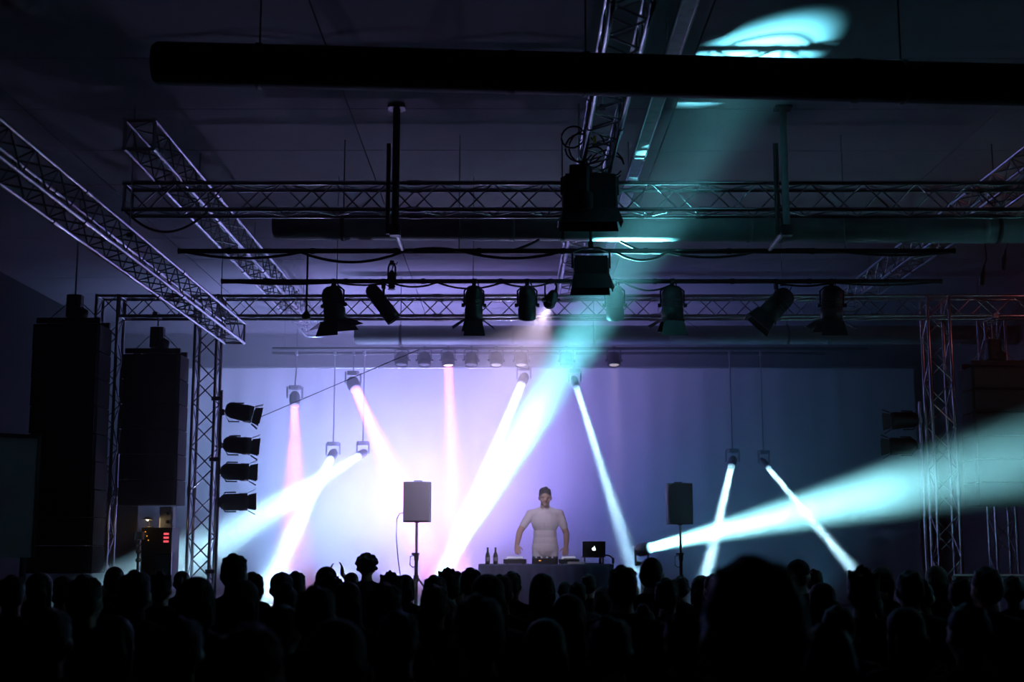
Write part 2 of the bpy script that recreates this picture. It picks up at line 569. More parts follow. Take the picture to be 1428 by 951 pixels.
# two hanger tubes with their stays to the nearer bar
for px, lab, m in ((551, 'black vertical hanger tube in front of the cross truss', M_BLACK), (1097, 'grey vertical hanger tube in front of the cross truss', M_PIPE)):
    q = P(px, 318, 12.0)
    t = thing('hanger_tube', lab, 'tube', (q.x, 12.0, ZBAR))
    MB().cyl((0, 0, -0.03), (0, 0, ZC - ZBAR - 0.008), 0.034, n=14).build('tube', m, t)
    MB().cyl((0, 0.02, 0.02), (0, YB1 - 12.0 - 0.02, 0.012), 0.024, n=12).build('stay', M_STEEL, t)
    MB().box((0, 0.0, 0.0), (0.10, 0.10, 0.10), bev=0.015).build('clamp', M_BLACK, t)
    MB().box((0, 0, ZC - ZBAR - 0.018), (0.16, 0.16, 0.02), bev=0.02).build('ceiling_flange', M_BLACK, t)
    MB().cyl((-0.075, 0.05, -0.02), (-0.075, 0.05, 0.85), 0.02, n=10).build('conduit', M_BLACK, t)

# ------------------------------------------------------------------ can lights
def par_can(name, clamp, aim, label, doors=0, group=None, r=0.115, L=0.33, lens=None, drop=0.10, light=None, flare=0.5):
    """a can light hung from a clamp; aim = direction of the beam; doors = barn doors fitted"""
    clamp = V(clamp)
    d = V(aim).normalized()
    t = thing(name, label, 'stage light', clamp, group=group)
    c = V((0, 0, -drop - 0.20))                      # pivot, at the middle of the can
    a = c - d * (L / 2)
    MB().lathe([(0.0, -0.05), (r * 0.45, -0.045), (r * 0.8, -0.02), (r * 0.98, 0.02), (r, 0.05), (r, L * 0.6),
                (r * 1.05, L * 0.62), (r * 1.05, L - 0.015), (r * 0.96, L - 0.01), (r * 0.9, L - 0.03)],
               a, d, n=24).build('can', M_BLACK, t)
    gl = MB().lathe([(r * 0.9, L - 0.035), (r * 0.6, L - 0.022), (0.0, L - 0.018)], a, d, n=20).build('lens', lens or M_GLASS, t)
    # rear cable gland and cooling ribs
    rb = MB()
    for k in range(4):
        rb.lathe([(r + 0.002, 0.07 + k * 0.03), (r + 0.008, 0.075 + k * 0.03), (r + 0.002, 0.08 + k * 0.03)], a, d, n=20)
    rb.build('rib_band', M_BLACK, t)
    # yoke
    s = d.cross(V((0, 0, 1)))
    s = s.normalized() if s.length > 0.25 else V((1, 0, 0))
    w = r * 1.12
    yk = MB()
    yk.tube([c + s * w, c + s * w + V((0, 0, 0.16)), c + s * w * 0.55 + V((0, 0, 0.205)), V((0, 0, -drop + 0.02)),
             c - s * w * 0.55 + V((0, 0, 0.205)), c - s * w + V((0, 0, 0.16)), c - s * w], 0.011, 6)
    yk.build('yoke', M_BLACK, t)
    for q in (-1, 1):
        MB().cyl(c + s * w * q * 0.95, c + s * (w + 0.03) * q, 0.022, n=10).build('tilt_knob', M_BLACK, t)
    MB().box((0, 0, -drop / 2 + 0.01), (0.045, 0.06, drop + 0.05), bev=0.01).cyl((0, 0, 0.0), (0, 0.06, 0.0), 0.012).build('clamp', M_BLACK, t)
    MB().tube([a - d * 0.04, a - d * 0.07 + V((0.02, 0, 0.06)), V((0.05, 0.02, -drop * 0.6)), V((0.06, 0.0, 0.02))], 0.007, 6).build('power_lead', M_RUB, t)
    if doors:
        f = a + d * L
        u = s
        v = d.cross(u).normalized()
        MB().lathe([(r * 1.1, -0.012), (r * 1.16, -0.012), (r * 1.16, 0.012), (r * 1.1, 0.012)], f, d, n=4 * 6).build('door_frame', M_BLACK, t)
        for k, (e, g) in enumerate(((u, v), (v, -u), (-u, -v), (-v, u))):
            if k == 1 and doors == 3:
                continue
            fl = flare if k % 2 else flare * 1.9
            o = (d * math.cos(fl) + e * math.sin(fl))
            ln = 0.17 if k % 2 else 0.15
            b0 = f + e * r * 1.12
            w0, w1 = r * 0.95, r * 1.25
            MB().plate([b0 - g * w0, b0 + g * w0, b0 + o * ln + g * w1, b0 + o * ln - g * w1], 0.004).build('barn_door', M_BLACK, t)
    if light:
        l = bpy.data.lights.new('lamp', 'AREA')
        l.shape = 'DISK'; l.size = r * 1.5
        l.color = light['col']; l.energy = light['w']; l.spread = math.radians(light['spread'])
        lo = obj('lamp', l, t, a + d * (L + 0.012))
        lo.rotation_euler = d.to_track_quat('-Z', 'Y').to_euler()
    return t


def bar_pt(px, Y=YB2):
    return (P(px, 392, Y).x, Y, ZBAR - 0.01)


front = [
    (466, (0.12, 0.25, -1), 4, 'black can light with splayed barn doors near the drop microphone', 0.55),
    (535, (0.75, 0.1, -1.0), 0, 'bare black can light tilted on the bar, its rear end highest', 0.5),
    (661, (-0.03, 0.3, -1), 4, 'black can light with splayed barn doors next to the bare slim can', 0.5),
    (735, (0.0, 0.5, -1), 0, 'bare slim can light hanging straight down beside the flood lights', 0.5),
    (857, (0.05, 0.6, -1), 0, 'bare dark can light on the edge of the tall teal beam', 0.5),
    (937, (0.02, 0.25, -1), 4, 'black can light with wide barn doors beyond the tall teal beam', 0.55),
    (1082, (-0.85, 0.1, -0.9), 3, 'black can light tilted strongly on the bar, barn doors half shut', 0.2),
    (1159, (-0.04, 0.25, -1), 4, 'black can light with barn doors at the far end of the bar', 0.5),
]
for px, aim, dr, lab, fl in front:
    par_can('can_light', bar_pt(px), aim, lab, dr, 'can lights on the pipe bar', flare=fl, drop=0.06,
            r=0.082 if 'rear end' in lab else (0.095 if 'slim' in lab or 'edge' in lab else 0.115),
            L=0.44 if 'rear end' in lab else 0.33)

# sideways can lights on a pole beside the tower
px_pole = P(306, 640, 16.78)
t = thing('side_pole', 'thin aluminium pole clamped to the tower for sideways can lights', 'pole', (px_pole.x, 16.78, 0))
zt_ = P(306, 555, 16.78).z
MB().cyl((0, 0, 0), (0, 0, zt_ + 0.1), 0.02, n=10).build('pole', M_ALU, t)
for z in (1.6, 3.0, zt_):
    MB().box((-0.07, 0.06, z), (0.14, 0.05, 0.05), bev=0.01).build('clamp', M_BLACK, t)


def side_can(px, py, tilt, label, Y=16.78, sgn=1, group=None, r=0.105):
    q = P(px, py, Y)
    t = thing('side_can_light', label, 'stage light', q, group=group)
    d = V((math.cos(tilt) * sgn, 0.25, -math.sin(tilt))).normalized()
    L = 0.30
    a = -d * (L / 2)
    MB().lathe([(0.0, -0.06), (r * 0.5, -0.055), (r * 0.85, -0.02), (r, 0.03), (r, L * 0.62), (r * 1.07, L * 0.64), (r * 1.07, L - 0.01),
                (r * 0.92, L - 0.02)], a, d, n=22).build('can', M_BLACK, t)
    MB().lathe([(r * 0.92, L - 0.03), (r * 0.5, L - 0.02), (0, L - 0.016)], a, d, n=18).build('lens', M_GLASS, t)
    s = d.cross(V((0, 0, 1))).normalized()
    v = s.cross(d)
    f = a + d * L
    for e, g, fl in ((v, s, 0.45), (-v, -s, 0.5), (s, -v, 0.3), (-s, v, 0.3)):
        o = d * math.cos(fl) + e * math.sin(fl)
        b0 = f + e * r * 1.05
        MB().plate([b0 - g * r * 0.8, b0 + g * r * 0.8, b0 + o * 0.10 + g * r, b0 + o * 0.10 - g * r], 0.004).build('barn_door', M_BLACK, t)
    w = r * 1.15
    back = V((-0.24 * sgn, 0, 0))
    MB().tube([v * w, v * w + back * 0.55, back * 0.95, -v * w + back * 0.55, -v * w], 0.010, 6).build('yoke', M_BLACK, t)
    MB().box(back * 1.0, (0.05, 0.05, 0.08), bev=0.01).build('clamp', M_ALU, t)
    return t


side_can(337, 575, 0.22, 'topmost of four can lights aimed sideways from the tower')
side_can(334, 621, 0.08, 'can light second from the top of the tower column of four')
side_can(331, 658, 0.02, 'can light third from the top of the tower column of four')
side_can(329, 700, -0.03, 'lowest of four sideways can lights, dipping into the cyan beam')
t = thing('side_pole', 'thin pole for sideways can lights by the tower in the teal beam', 'pole', (P(1286, 640, 17.3).x, 17.3, 0))
MB().cyl((0, 0, 0), (0, 0, P(1286, 560, 17.3).z), 0.02, n=10).build('pole', M_ALU, t)
MB().lathe([(0.2, 0), (0.2, 0.012), (0.03, 0.02)], (0, 0, 0), (0, 0, 1)).build('foot', M_BLACK, t)
side_can(1258, 586, 0.05, 'hazy can light above the teal beam, upper of two', 17.3, -1)
side_can(1256, 622, 0.02, 'hazy can light above the teal beam, lower of two', 17.3, -1)

# ------------------------------------------------------------------ rear bar and its row of cans
YR = 21.4
zr = P(700, 486, YR).z
t = thing('rear_bar', 'long pipe bar at the back of the stage with a row of cans', 'pipe', (P(380, 486, YR).x, YR, zr))
LR = P(1210, 486, YR).x - t.location.x
MB().cyl((0, 0, 0), (LR, 0, 0), 0.025, n=12).build('pipe', M_BLACK, t)
for x in (0.4, LR * 0.35, LR * 0.68, LR - 0.4):
    MB().cyl((x, 0, 0), (x, 0, ZC - zr - 0.008), 0.008, n=6).build('hanger_rod', M_STEEL, t)
M_DIM = lens_mat('dim_lens', (1, 0.85, 0.75), 0.5)
M_PINKL = lens_mat('pink_lens', (1, 0.45, 0.65), 14)
for px in (560, 592, 625, 657, 692, 727, 790, 856):
    if px == 625:
        par_can('rear_can_light', (P(px, 486, YR).x, YR, zr), (0.05, -0.10, -1), 'can light in the rear row throwing the straight pink beam', 0,
                'cans of the rear row', r=0.10, L=0.2, drop=0.0, lens=M_PINKL, light=dict(col=PINK, w=34, spread=9))
    elif px in (692, 727, 856):
        par_can('rear_can_light', (P(px, 486, YR).x, YR, zr), (0, -0.25, -1), 'can light in the rear row with a faintly glowing lens', 0,
                'glowing cans of the rear row', r=0.10, L=0.2, drop=0.0, lens=M_DIM, light=dict(col=(1, 0.7, 0.65), w=0.8, spread=12))
    else:
        par_can('rear_can_light', (P(px, 486, YR).x, YR, zr), (0, -0.25, -1), 'unlit can light in the rear row over the stage', 0,
                'unlit cans of the rear row', r=0.10, L=0.2, drop=0.0)

# ------------------------------------------------------------------ moving heads (the beams)
YBB = 21.95
t = thing('spot_bar', 'pipe bar close to the backdrop carrying the beam spots', 'pipe', (P(380, 486, YBB).x, YBB, zr))
LB = P(1150, 486, YBB).x - t.location.x
MB().cyl((0, 0, 0), (LB, 0, 0), 0.025, n=12).build('pipe', M_BLACK, t)
for x in (0.2, LB * 0.36, LB * 0.7, LB - 0.2):
    MB().cyl((x, 0, 0), (x, 0, ZC - zr - 0.008), 0.008, n=6).build('hanger_rod', M_STEEL, t)
def moving_head(src, tgt, col, watts, spread, label, support, lens_str=25, r=0.065, top=None, group=None):
    src, tgt = V(src), V(tgt)
    d = (tgt - src).normalized()
    L = 0.26
    c = -d * (L * 0.6)                       # head centre relative to the lens (root at lens)
    if support == 'hang':
        zb = (top if top is not None else zr) - src.z
        t = thing('moving_head_light', label, 'stage light', src, group=group)
        yb = YBB - src.y
        MB().tube([(c.x, c.y, c.z + 0.19), (c.x, c.y, c.z + 0.30), (c.x, yb, c.z + 0.42), (c.x, yb, zb - 0.02)], 0.011, 8).build('drop_pipe', M_PIPE, t)
        MB().box((c.x, yb, zb), (0.05, 0.07, 0.07), bev=0.01).build('bar_clamp', M_PIPE, t)
        ba = c + V((0, 0, 0.17)); sg = 1
    else:
        t = thing('moving_head_light', label, 'stage light', (src.x, src.y, SZ), group=group)
        c = c + V((0, 0, src.z - SZ))
        ba = c - V((0, 0, 0.19)); sg = -1
    MB().box(ba, (0.19, 0.16, 0.06), bev=0.03).build('base', M_GREY, t)
    s = d.cross(V((0, 0, 1)))
    s = s.normalized() if s.length > 0.05 else V((1, 0, 0))
    w = r + 0.055
    for q in (-1, 1):
        p = c + s * w * q
        MB().box((p + ba + s * w * q) / 2, (0.025, 0.045, 0.19), rot=None, bev=0.008).build('yoke_arm', M_GREY, t)
    le = c + d * (L * 0.6)
    MB().lathe([(0.0, -L), (r * 0.8, -L * 0.98), (r * 1.25, -L * 0.75), (r * 1.3, -L * 0.35), (r * 1.12, -0.03), (r * 1.12, -0.004), (r * 1.0, -0.004)],
               le, d, n=22).build('head', M_GREY, t)
    lm = lens_mat('lens_%02d' % len(MATS), tuple(0.5 + 0.5 * k for k in col), lens_str)
    MB().lathe([(r, -0.012), (r * 0.6, -0.006), (0.0, -0.004)], le, d, n=20).build('lens', lm, t)
    l = bpy.data.lights.new('beam_lamp', 'AREA')
    l.shape = 'DISK'; l.size = 2 * r
    l.color = col; l.energy = watts; l.spread = math.radians(spread)
    lo = obj('beam_lamp', l, t, le + d * 0.006)
    lo.rotation_euler = d.to_track_quat('-Z', 'Y').to_euler()
    if support == 'stand':
        MB().cyl((ba.x, ba.y, 0.0), (ba.x, ba.y, ba.z - 0.04), 0.02, n=10).build('stand_pole', M_BLACK, t)
        MB().lathe([(0.22, 0), (0.22, 0.012), (0.03, 0.03)], (ba.x, ba.y, 0), (0, 0, 1)).build('stand_foot', M_BLACK, t)
    return t


YM = 21.8
moving_head(P(500, 636, YM), P(232, 800, 17.0), ICE, 52, 9, 'spot throwing the broad cyan beam down past the sideways cans', 'hang', r=0.055)
moving_head(P(461, 640, YM), P(374, 815, 19.0), ICE, 44, 7, 'spot throwing the steep cyan beam beside the speaker towers', 'hang', r=0.06)
moving_head(P(411, 566, YM), P(411, 720, 21.0), PINK, 40, 16, 'spot with a round pink glow hung near the guy wire', 'hang', lens_str=30, r=0.07)
moving_head(P(496, 543, YM), P(560, 690, 20.4), PINK, 58, 9, 'spot throwing the slanted pink beam beside the guy wire', 'hang', r=0.085)
moving_head(P(727, 536, YM), P(615, 810, 19.0), ICE, 48, 4.5, 'spot throwing the slanted white beam towards the pole speaker', 'hang')
moving_head(P(804, 540, YM), P(888, 810, 19.0), ICE, 20, 4, 'spot throwing the narrow blue beam beside the performer', 'hang', r=0.05)
moving_head(P(1020, 650, YM), P(982, 815, 19.4), ICE, 26, 4.5, 'spot throwing the short cyan beam with a smoke puff', 'hang', r=0.055)
moving_head(P(1071, 652, YM), P(1190, 795, 19.6), ICE, 22, 4, 'spot throwing the thin cyan beam into the crowd', 'hang', r=0.045)
moving_head(P(906, 764, 18.6), P(1560, 606, 13.6), (0.26, 0.74, 0.84), 100, 10.5, 'low spot throwing the widest teal beam out over the crowd', 'stand', r=0.07)
moving_head(P(612, 806, 19.4), P(1045, 70, 10.8), TEAL, 105, 6.0, 'low spot throwing the tall teal beam up to the ceiling', 'stand', r=0.07)

# unseen floor washes, added to colour the backdrop and light the haze
def wash(px, col, watts, label, aim=None, ang=135, Y=21.2):
    x = P(px, 820, Y).x
    t = thing('added_floor_light', label, 'stage light', (x, Y, SZ), group='added floor washes behind the performer')
    MB().box((0, 0, 0.05), (0.34, 0.10, 0.10), bev=0.02).build('body', M_BLACK, t)
    for q in (-1, 1):
        MB().box((q * 0.19, 0, 0.05), (0.02, 0.10, 0.10), bev=0.005).build('bracket', M_BLACK, t)
    lm = lens_mat('wash_%02d' % len(MATS), tuple(0.3 + 0.7 * k for k in col), 3)
    le = MB()
    for k in range(5):
        le.lathe([(0.026, 0), (0.015, 0.008), (0, 0.01)], (-0.13 + k * 0.065, 0.0, 0.10), (0, 0, 1), n=12)
    le.build('lens_row', lm, t)
    l = bpy.data.lights.new('wash_lamp', 'SPOT')
    l.color = col; l.energy = watts; l.spot_size = math.radians(ang); l.spot_blend = 0.9; l.shadow_soft_size = 0.08
    lo = obj('wash_lamp', l, t, (0, 0, 0.125))
    d = V((0, 0.45, 1.0)) if aim is None else V(aim) - V((x, Y, SZ))
    lo.rotation_euler = d.to_track_quat('-Z', 'Y').to_euler()


LIL = (0.66, 0.50, 1.0)
for px, col, w, nm, an in ((385, (0.30, 0.52, 1.0), 900, 'pale blue', 120), (475, (0.36, 0.43, 1.0), 1400, 'blue-white', 114), (560, (0.42, 0.37, 1.0), 1850, 'lilac', 110),
                           (640, (0.45, 0.33, 1.0), 1500, 'pinkish lilac', 110), (745, (0.24, 0.19, 1.0), 420, 'violet', 115), (860, (0.10, 0.20, 0.72), 220, 'deep blue', 120),
                           (1000, (0.06, 0.25, 0.46), 170, 'teal blue', 125), (1140, (0.05, 0.20, 0.38), 100, 'dim teal', 125)):
    wash(px, col, w, 'added unseen floor wash light glowing %s behind the performer' % nm, ang=an)

# two more unseen lamps, added so the hall trusses gleam
wash(415, (0.50, 0.50, 1.0), 260, 'added unseen floor uplighter aimed out along the lowest long truss', aim=(-3.4, 11.5, 5.2), ang=46, Y=20.3)
wash(700, (0.55, 0.45, 1.0), 260, 'added unseen floor uplighter aimed out along the flood light truss', aim=(0.9, 12.5, 5.6), ang=60, Y=20.3)

# ------------------------------------------------------------------ floods and clutter on the hall truss
def flood(loc, label, w=0.42, h=0.2, tilt=0.0, doors=True):
    t = thing('flood_light', label, 'stage light', loc, (tilt, 0, 0))
    MB().box((0, 0, -0.16), (w, 0.26, h), bev=0.02).build('housing', M_BLACK, t)
    MB().box((0, 0, -0.16 - h / 2 - 0.006), (w * 0.9, 0.2, 0.012)).build('lens', M_GLASS, t)
    fin = MB().box((0, 0, 0), (w * 0.92, 0.008, 0.03)).mesh('fin', M_BLACK)
    for k in range(6):
        obj('fin', fin, t, (0, -0.10 + 0.04 * k, -0.16 + h / 2 + 0.012))
    if doors:
        z = -0.16 - h / 2
        MB().plate([(-w / 2, -0.13, z), (w / 2, -0.13, z), (w / 2 + 0.03, -0.19, z - 0.15), (-w / 2 - 0.03, -0.19, z - 0.15)], 0.004).build('barn_door', M_BLACK, t)
        MB().plate([(w / 2, 0.13, z), (-w / 2, 0.13, z), (-w / 2 - 0.03, 0.19, z - 0.15), (w / 2 + 0.03, 0.19, z - 0.15)], 0.004).build('barn_door', M_BLACK, t)
        for q in (-1, 1):
            MB().plate([(q * w / 2, q * 0.12, z), (q * w / 2, -q * 0.12, z), (q * (w / 2 + 0.05), -q * 0.13, z - 0.13), (q * (w / 2 + 0.05), q * 0.13, z - 0.13)][::-1], 0.004).build('barn_door', M_BLACK, t)
    MB().tube([(-w / 2 - 0.012, 0, -0.16), (-w / 2 - 0.012, 0, 0), (-w / 4, 0, 0.045), (w / 4, 0, 0.045), (w / 2 + 0.012, 0, 0), (w / 2 + 0.012, 0, -0.16)], 0.012, 6).build('yoke', M_BLACK, t)
    MB().box((0, 0, 0.07), (0.05, 0.06, 0.07), bev=0.01).build('clamp', M_BLACK, t)
    return t


q = P(824, 352, 12.72)
flood((q.x, 12.72, q.z), 'boxy black flood light with open doors over the tall teal beam', 0.34, 0.16)
MB().cyl((0, 0, 0.1), (0, 0, 5.33 - q.z), 0.015, n=8).cyl((-0.26, 0, 5.33 - q.z), (0.2, 0, 5.33 - q.z), 0.018, n=8).build('drop_tube', M_BLACK, bpy.data.objects['flood_light'])
q = P(822, 222, 12.0)
t = flood((q.x, 12.0, 5.30), 'big dark flood light clamped where the trusses cross', 0.50, 0.30, doors=True)
# chain motor beside it
def hoist(loc, chain_up, label, s=1.0):
    t = thing('chain_hoist', label, 'hoist', loc)
    MB().box((0, 0, 0.14 * s), (0.2 * s, 0.16 * s, 0.28 * s), bev=0.03 * s).build('motor', M_BLACK, t)
    MB().lathe([(0.06 * s, 0), (0.09 * s, 0.03), (0.09 * s, 0.17 * s), (0.05 * s, 0.2 * s)], (0.05 * s, 0, -0.18 * s), (0, 0, 1)).build('chain_bag', M_BLK2, t)
    MB().tube([(0, 0, 0.28 * s), (0, 0, 0.28 * s + chain_up)], 0.010, 6).build('chain', M_STEEL, t)
    MB().tube([(0, 0, 0.36 * s), (0.02, 0, 0.34 * s), (0.025, 0, 0.31 * s), (0, 0, 0.29 * s)], 0.012, 6).build('hook', M_STEEL, t)
    return t


hoist((0.62, 11.85, 5.12), 0.6, 'black chain hoist beside the flood where trusses cross', 0.9)
# tangle of cable on that truss
for k in range(7):
    a = V((0.62 + 0.07 * k, 11.3 + 0.15 * k, 5.62))
    rr = 0.10 + 0.03 * (k % 3)
    pts = [a + V((rr * math.cos(u) - 0.08, 0.1 * math.sin(u * 0.5), rr * math.sin(u) - 0.12 - 0.05 * (k % 2))) for u in [i * 2 * PI / 14 * 0.9 for i in range(15)]]
    cable(pts, 0.008, 'loose loop of black cable dangling from the flood light truss', 'cable loops on the flood light truss')
t = thing('tape_marker', 'small yellow tape marker on the cable-strewn truss', 'tape', P(829, 176, 11.0))
t.location.z = 5.36 + 0.0
MB().box((0, 0, 0.0), (0.03, 0.05, 0.05), bev=0.008).build('tape', M_YEL, t)
# small dark spotlight by the flood; its lamp is added to light the performer
q = P(768, 392, YB2)
par_can('can_light', (q.x, YB2, ZBAR - 0.01), (-0.3, 1.0, -0.56), 'small dark spot tucked beside the boxy flood light', 0, r=0.06, L=0.2, drop=0.0, light=dict(col=(0.86, 0.70, 1.0), w=21, spread=56))
par_can('can_light', (P(546, 392, YB2).x, YB2 + 0.02, ZBAR + 0.2), (0.0, 0.0, -1), 'tiny bare spot clamped above the tilted bare can', 0, r=0.035, L=0.16, drop=0.0)
# two tools hanging by the reddish ceiling
for px, py, lab in ((1371, 385, 'small dark bundle hanging lower by the reddish ceiling corner'), (1401, 363, 'small dark bundle hanging higher by the reddish ceiling corner')):
    q = P(px, py, 15.0)
    t = thing('hanging_connector', lab, 'connector', q)
    MB().lathe([(0.0, -0.12), (0.03, -0.11), (0.035, 0.02), (0.015, 0.08), (0.012, 0.13)], (0, 0, 0), (0.15, 0, 1)).build('plug', M_BLACK, t)
    MB().tube([(0.02, 0, 0.12), (0.05, 0, 0.2), (0.03, 0, ZC - q.z)], 0.007, 6).build('lead', M_RUB, t)

# ------------------------------------------------------------------ hung loudspeakers
def hung_speaker(x, Y, ztop, zbot, w, label, ceil_z, n=6, depth=0.5):
    t = thing('hung_loudspeaker', label, 'speaker', (x, Y, zbot))
    H = ztop - zbot
    h = H / n
    cab = MB().box((0, 0, h / 2), (w, depth, h - 0.012), bev=0.03).mesh('cabinet', M_BLK2)
    gr = MB().box((0, -depth / 2 - 0.006, h / 2), (w - 0.05, 0.014, h - 0.05)).mesh('grille', M_BLACK)
    for k in range(n):
        c = obj('cabinet', cab, t, (0, 0.012 * (n - 1 - k), k * h))
        obj('grille', gr, c)
    MB().box((-w / 2 + 0.06, 0, H / 2), (0.03, depth * 0.7, H - 0.1)).build('rigging_rail', M_BLACK, t)
    fr = MB()
    for yy in (-0.16, 0.2):
        fr.box((0, yy, H + 0.05), (w * 0.95, 0.05, 0.06))
    for xx in (-0.2, 0.2):
        fr.box((xx, 0.02, H + 0.05), (0.05, 0.4, 0.06))
    fr.build('fly_frame', M_BLACK, t)
    hz = H + 0.08
    MB().box((0, 0.02, hz + 0.17), (0.17, 0.17, 0.26), bev=0.03).lathe([(0.06, 0), (0.09, 0.04), (0.10, 0.14), (0.04, 0.18)], (0.06, 0.02, hz - 0.02), (0, 0, 1)).build('hoist_motor', M_BLACK, t)
    MB().cyl((0, 0.02, hz + 0.3), (0, 0.02, ceil_z - zbot), 0.011, n=6).build('chain', M_STEEL, t)
    if ceil_z < ZC - 0.1:
        MB().box((0, 0.02, ceil_z - zbot), (0.06, 0.34, 0.06)).build('truss_clamp', M_STEEL, t)
    for q in (-1, 1):
        MB().tube([(q * w * 0.4, 0.02, H + 0.08), (q * 0.05, 0.02, H + 0.32)], 0.006, 6).build('bridle', M_STEEL, t)
    return t


Yp = 16.98
a, b = P(178, 497, Yp), P(250, 705, Yp)
hung_speaker((a.x + b.x) / 2, Yp, a.z, b.z, b.x - a.x, 'tall black line of speakers hung between the two truss towers', zf0 + 0.02)
a, b = P(1346, 514, Yp), P(1440, 706, Yp)
hung_speaker((a.x + b.x) / 2, Yp, a.z, b.z, b.x - a.x, 'black line of speakers hung beside the teal beam tower', zf0)
a, b = P(56, 456, 15.4), P(132, 800, 15.4)
hung_speaker((a.x + b.x) / 2, 15.4, a.z, b.z, b.x - a.x, 'very long black line of speakers hung beside the pale board', ZC, n=9)

# pale board standing at the wall side
q0, q1 = P(-70, 600, 13.0), P(57, 611, 13.6)
t = thing('display_board', 'plain pale board standing beside the longest hung speakers', 'board', (q0.x, q0.y, 0), (0, 0, math.atan2(q1.y - q0.y, q1.x - q0.x)))
wb = math.hypot(q1.x - q0.x, q1.y - q0.y)
zb0 = P(0, 778, 13.0).z
MB().box((wb / 2, 0, (q0.z + zb0) / 2), (wb, 0.04, q0.z - zb0)).build('panel', M_PANEL, t)
MB().box((wb / 2, -0.022, q0.z - 0.02), (wb, 0.01, 0.04)).box((wb - 0.02, -0.022, (q0.z + zb0) / 2), (0.04, 0.01, q0.z - zb0)).build('frame', M_BLACK, t)
for x in (0.1, wb - 0.1):
    MB().box((x, 0.03, zb0 / 2 + 0.1), (0.05, 0.05, zb0 + 0.2)).box((x, 0.03, 0.02), (0.06, 0.6, 0.04)).build('leg', M_BLACK, t)

# ------------------------------------------------------------------ speakers on poles
def pole_speaker(px0, px1, py0, py1, Y, label, lab2, cable_side=None):
    a, b = P(px0, py0, Y), P(px1, py1, Y)
    w, h = b.x - a.x, a.z - b.z
    cx = (a.x + b.x) / 2
    t = thing('tripod_stand', lab2, 'stand', (cx, Y, SZ))
    H = b.z - SZ
    MB().cyl((0, 0, 0.35), (0, 0, H + 0.02), 0.017, n=12).build('upper_pole', M_STEEL, t)
    zc = P(cx, 778, Y).z - SZ
    MB().cyl((0, 0, 0.12), (0, 0, zc), 0.022, n=12).build('lower_pole', M_BLACK, t)
    MB().cyl((0, 0, zc - 0.03), (0, 0, zc + 0.06), 0.03, n=12).box((-0.01, 0, zc + 0.05), (0.10, 0.04, 0.03)).build('collar', M_BLACK, t)
    MB().tube([(-0.03, -0.01, zc + 0.03), (-0.075, -0.02, zc + 0.02), (-0.08, -0.02, zc - 0.09), (-0.04, -0.01, zc - 0.12), (-0.02, 0, zc - 0.11)], 0.008, 6).build('clamp_lever', M_BLACK, t)
    hub = P(cx, 800, Y).z - SZ
    hub = 0.60
    MB().cyl((0, 0, hub - 0.04), (0, 0, hub + 0.04), 0.034, n=12).build('leg_hub', M_BLACK, t)
    for k in range(3):
        u = 2 * PI * k / 3 + 0.4
        e = V((math.cos(u), math.sin(u), 0))
        lg = MB().tube([e * 0.03 + V((0, 0, hub)), e * 0.48 + V((0, 0, 0.015))], 0.013, 8).build('leg', M_BLACK, t)
        MB().cyl(e * 0.47 + V((0, 0, 0.0)), e * 0.49 + V((0, 0, 0.035)), 0.018, n=8).build('rubber_foot', M_RUB, lg)
        MB().tube([e * 0.26 + V((0, 0, hub * 0.49)), V((0, 0, 0.15))], 0.008, 6).build('brace', M_BLACK, t)
    s = thing('pole_speaker', label, 'speaker', (cx, Y, b.z))
    MB().box((0, 0.06, h / 2), (w, 0.3, h), bev=0.05).build('cabinet', M_GREY, s)
    MB().box((0, -0.098, h / 2), (w - 0.015, 0.02, h - 0.03)).build('grille', M_GRILLE, s)
    MB().lathe([(0.03, 0), (0.03, 0.03)], (0, 0, -0.012), (0, 0, 1), n=12).build('pole_cup', M_BLACK, s)
    MB().tube([(-0.05, 0.16, h + 0.0), (-0.05, 0.14, h + 0.02), (0.05, 0.14, h + 0.02), (0.05, 0.16, h)], 0.008, 6).build('handle', M_BLACK, s)
    if cable_side:
        c0 = V((-w / 2, 0.02, 0.12))
        pts = [c0, c0 + V((-0.05, 0, -0.01)), c0 + V((-0.085, 0, -0.08)), c0 + V((-0.09, 0, -0.3)), c0 + V((-0.06, 0, -0.62)), c0 + V((-0.02, 0, -0.86)), c0 + V((0.02, 0, -1.3))]
        MB().tube(pts, 0.007, 6).build('speaker_cable', M_RUB, s)


pole_speaker(563, 600, 672, 728, 17.3, 'grey speaker on a pole in the lilac glow, cable trailing', 'tripod pole stand in the lilac glow', True)
pole_speaker(930, 966, 674, 731, 17.3, 'dark speaker on a pole before the widest teal beam', 'tripod pole stand before the widest teal beam')

# ------------------------------------------------------------------ the performer's table
YTb = 17.35
xa, xb_ = P(667, 786, YTb).x, P(856, 786, YTb).x
ztab = P(760, 787, YTb).z
tw = xb_ - xa
TC = (xa + xb_) / 2
hT = ztab - SZ
t = thing('folding_table', 'folding table under a dark cloth in front of the performer', 'table', (TC, YTb + 0.32, SZ))
MB().box((0, 0, hT - 0.025), (tw - 0.02, 0.64, 0.03), bev=0.02).build('table_top', M_GREY, t)
lg = MB().cyl((0, 0, 0), (0, 0, hT - 0.04), 0.016, n=10).mesh('leg', M_STEEL)
for x in (-1, 1):
    for y in (-1, 1):
        obj('leg', lg, t, (x * (tw / 2 - 0.12), y * 0.26, 0))
vs = []; fs = []
NC = 70
for i in range(NC + 1):
    x = -tw / 2 + tw * i / NC
    f = 0.012 * math.sin(i * 1.3) + 0.008 * math.sin(i * 0.45)
    vs += [(x, 0.64, hT), (x, 0.0, hT), (x, -0.012 + f * 0.25, hT - 0.02), (x, -0.02 + f, 0.03)]
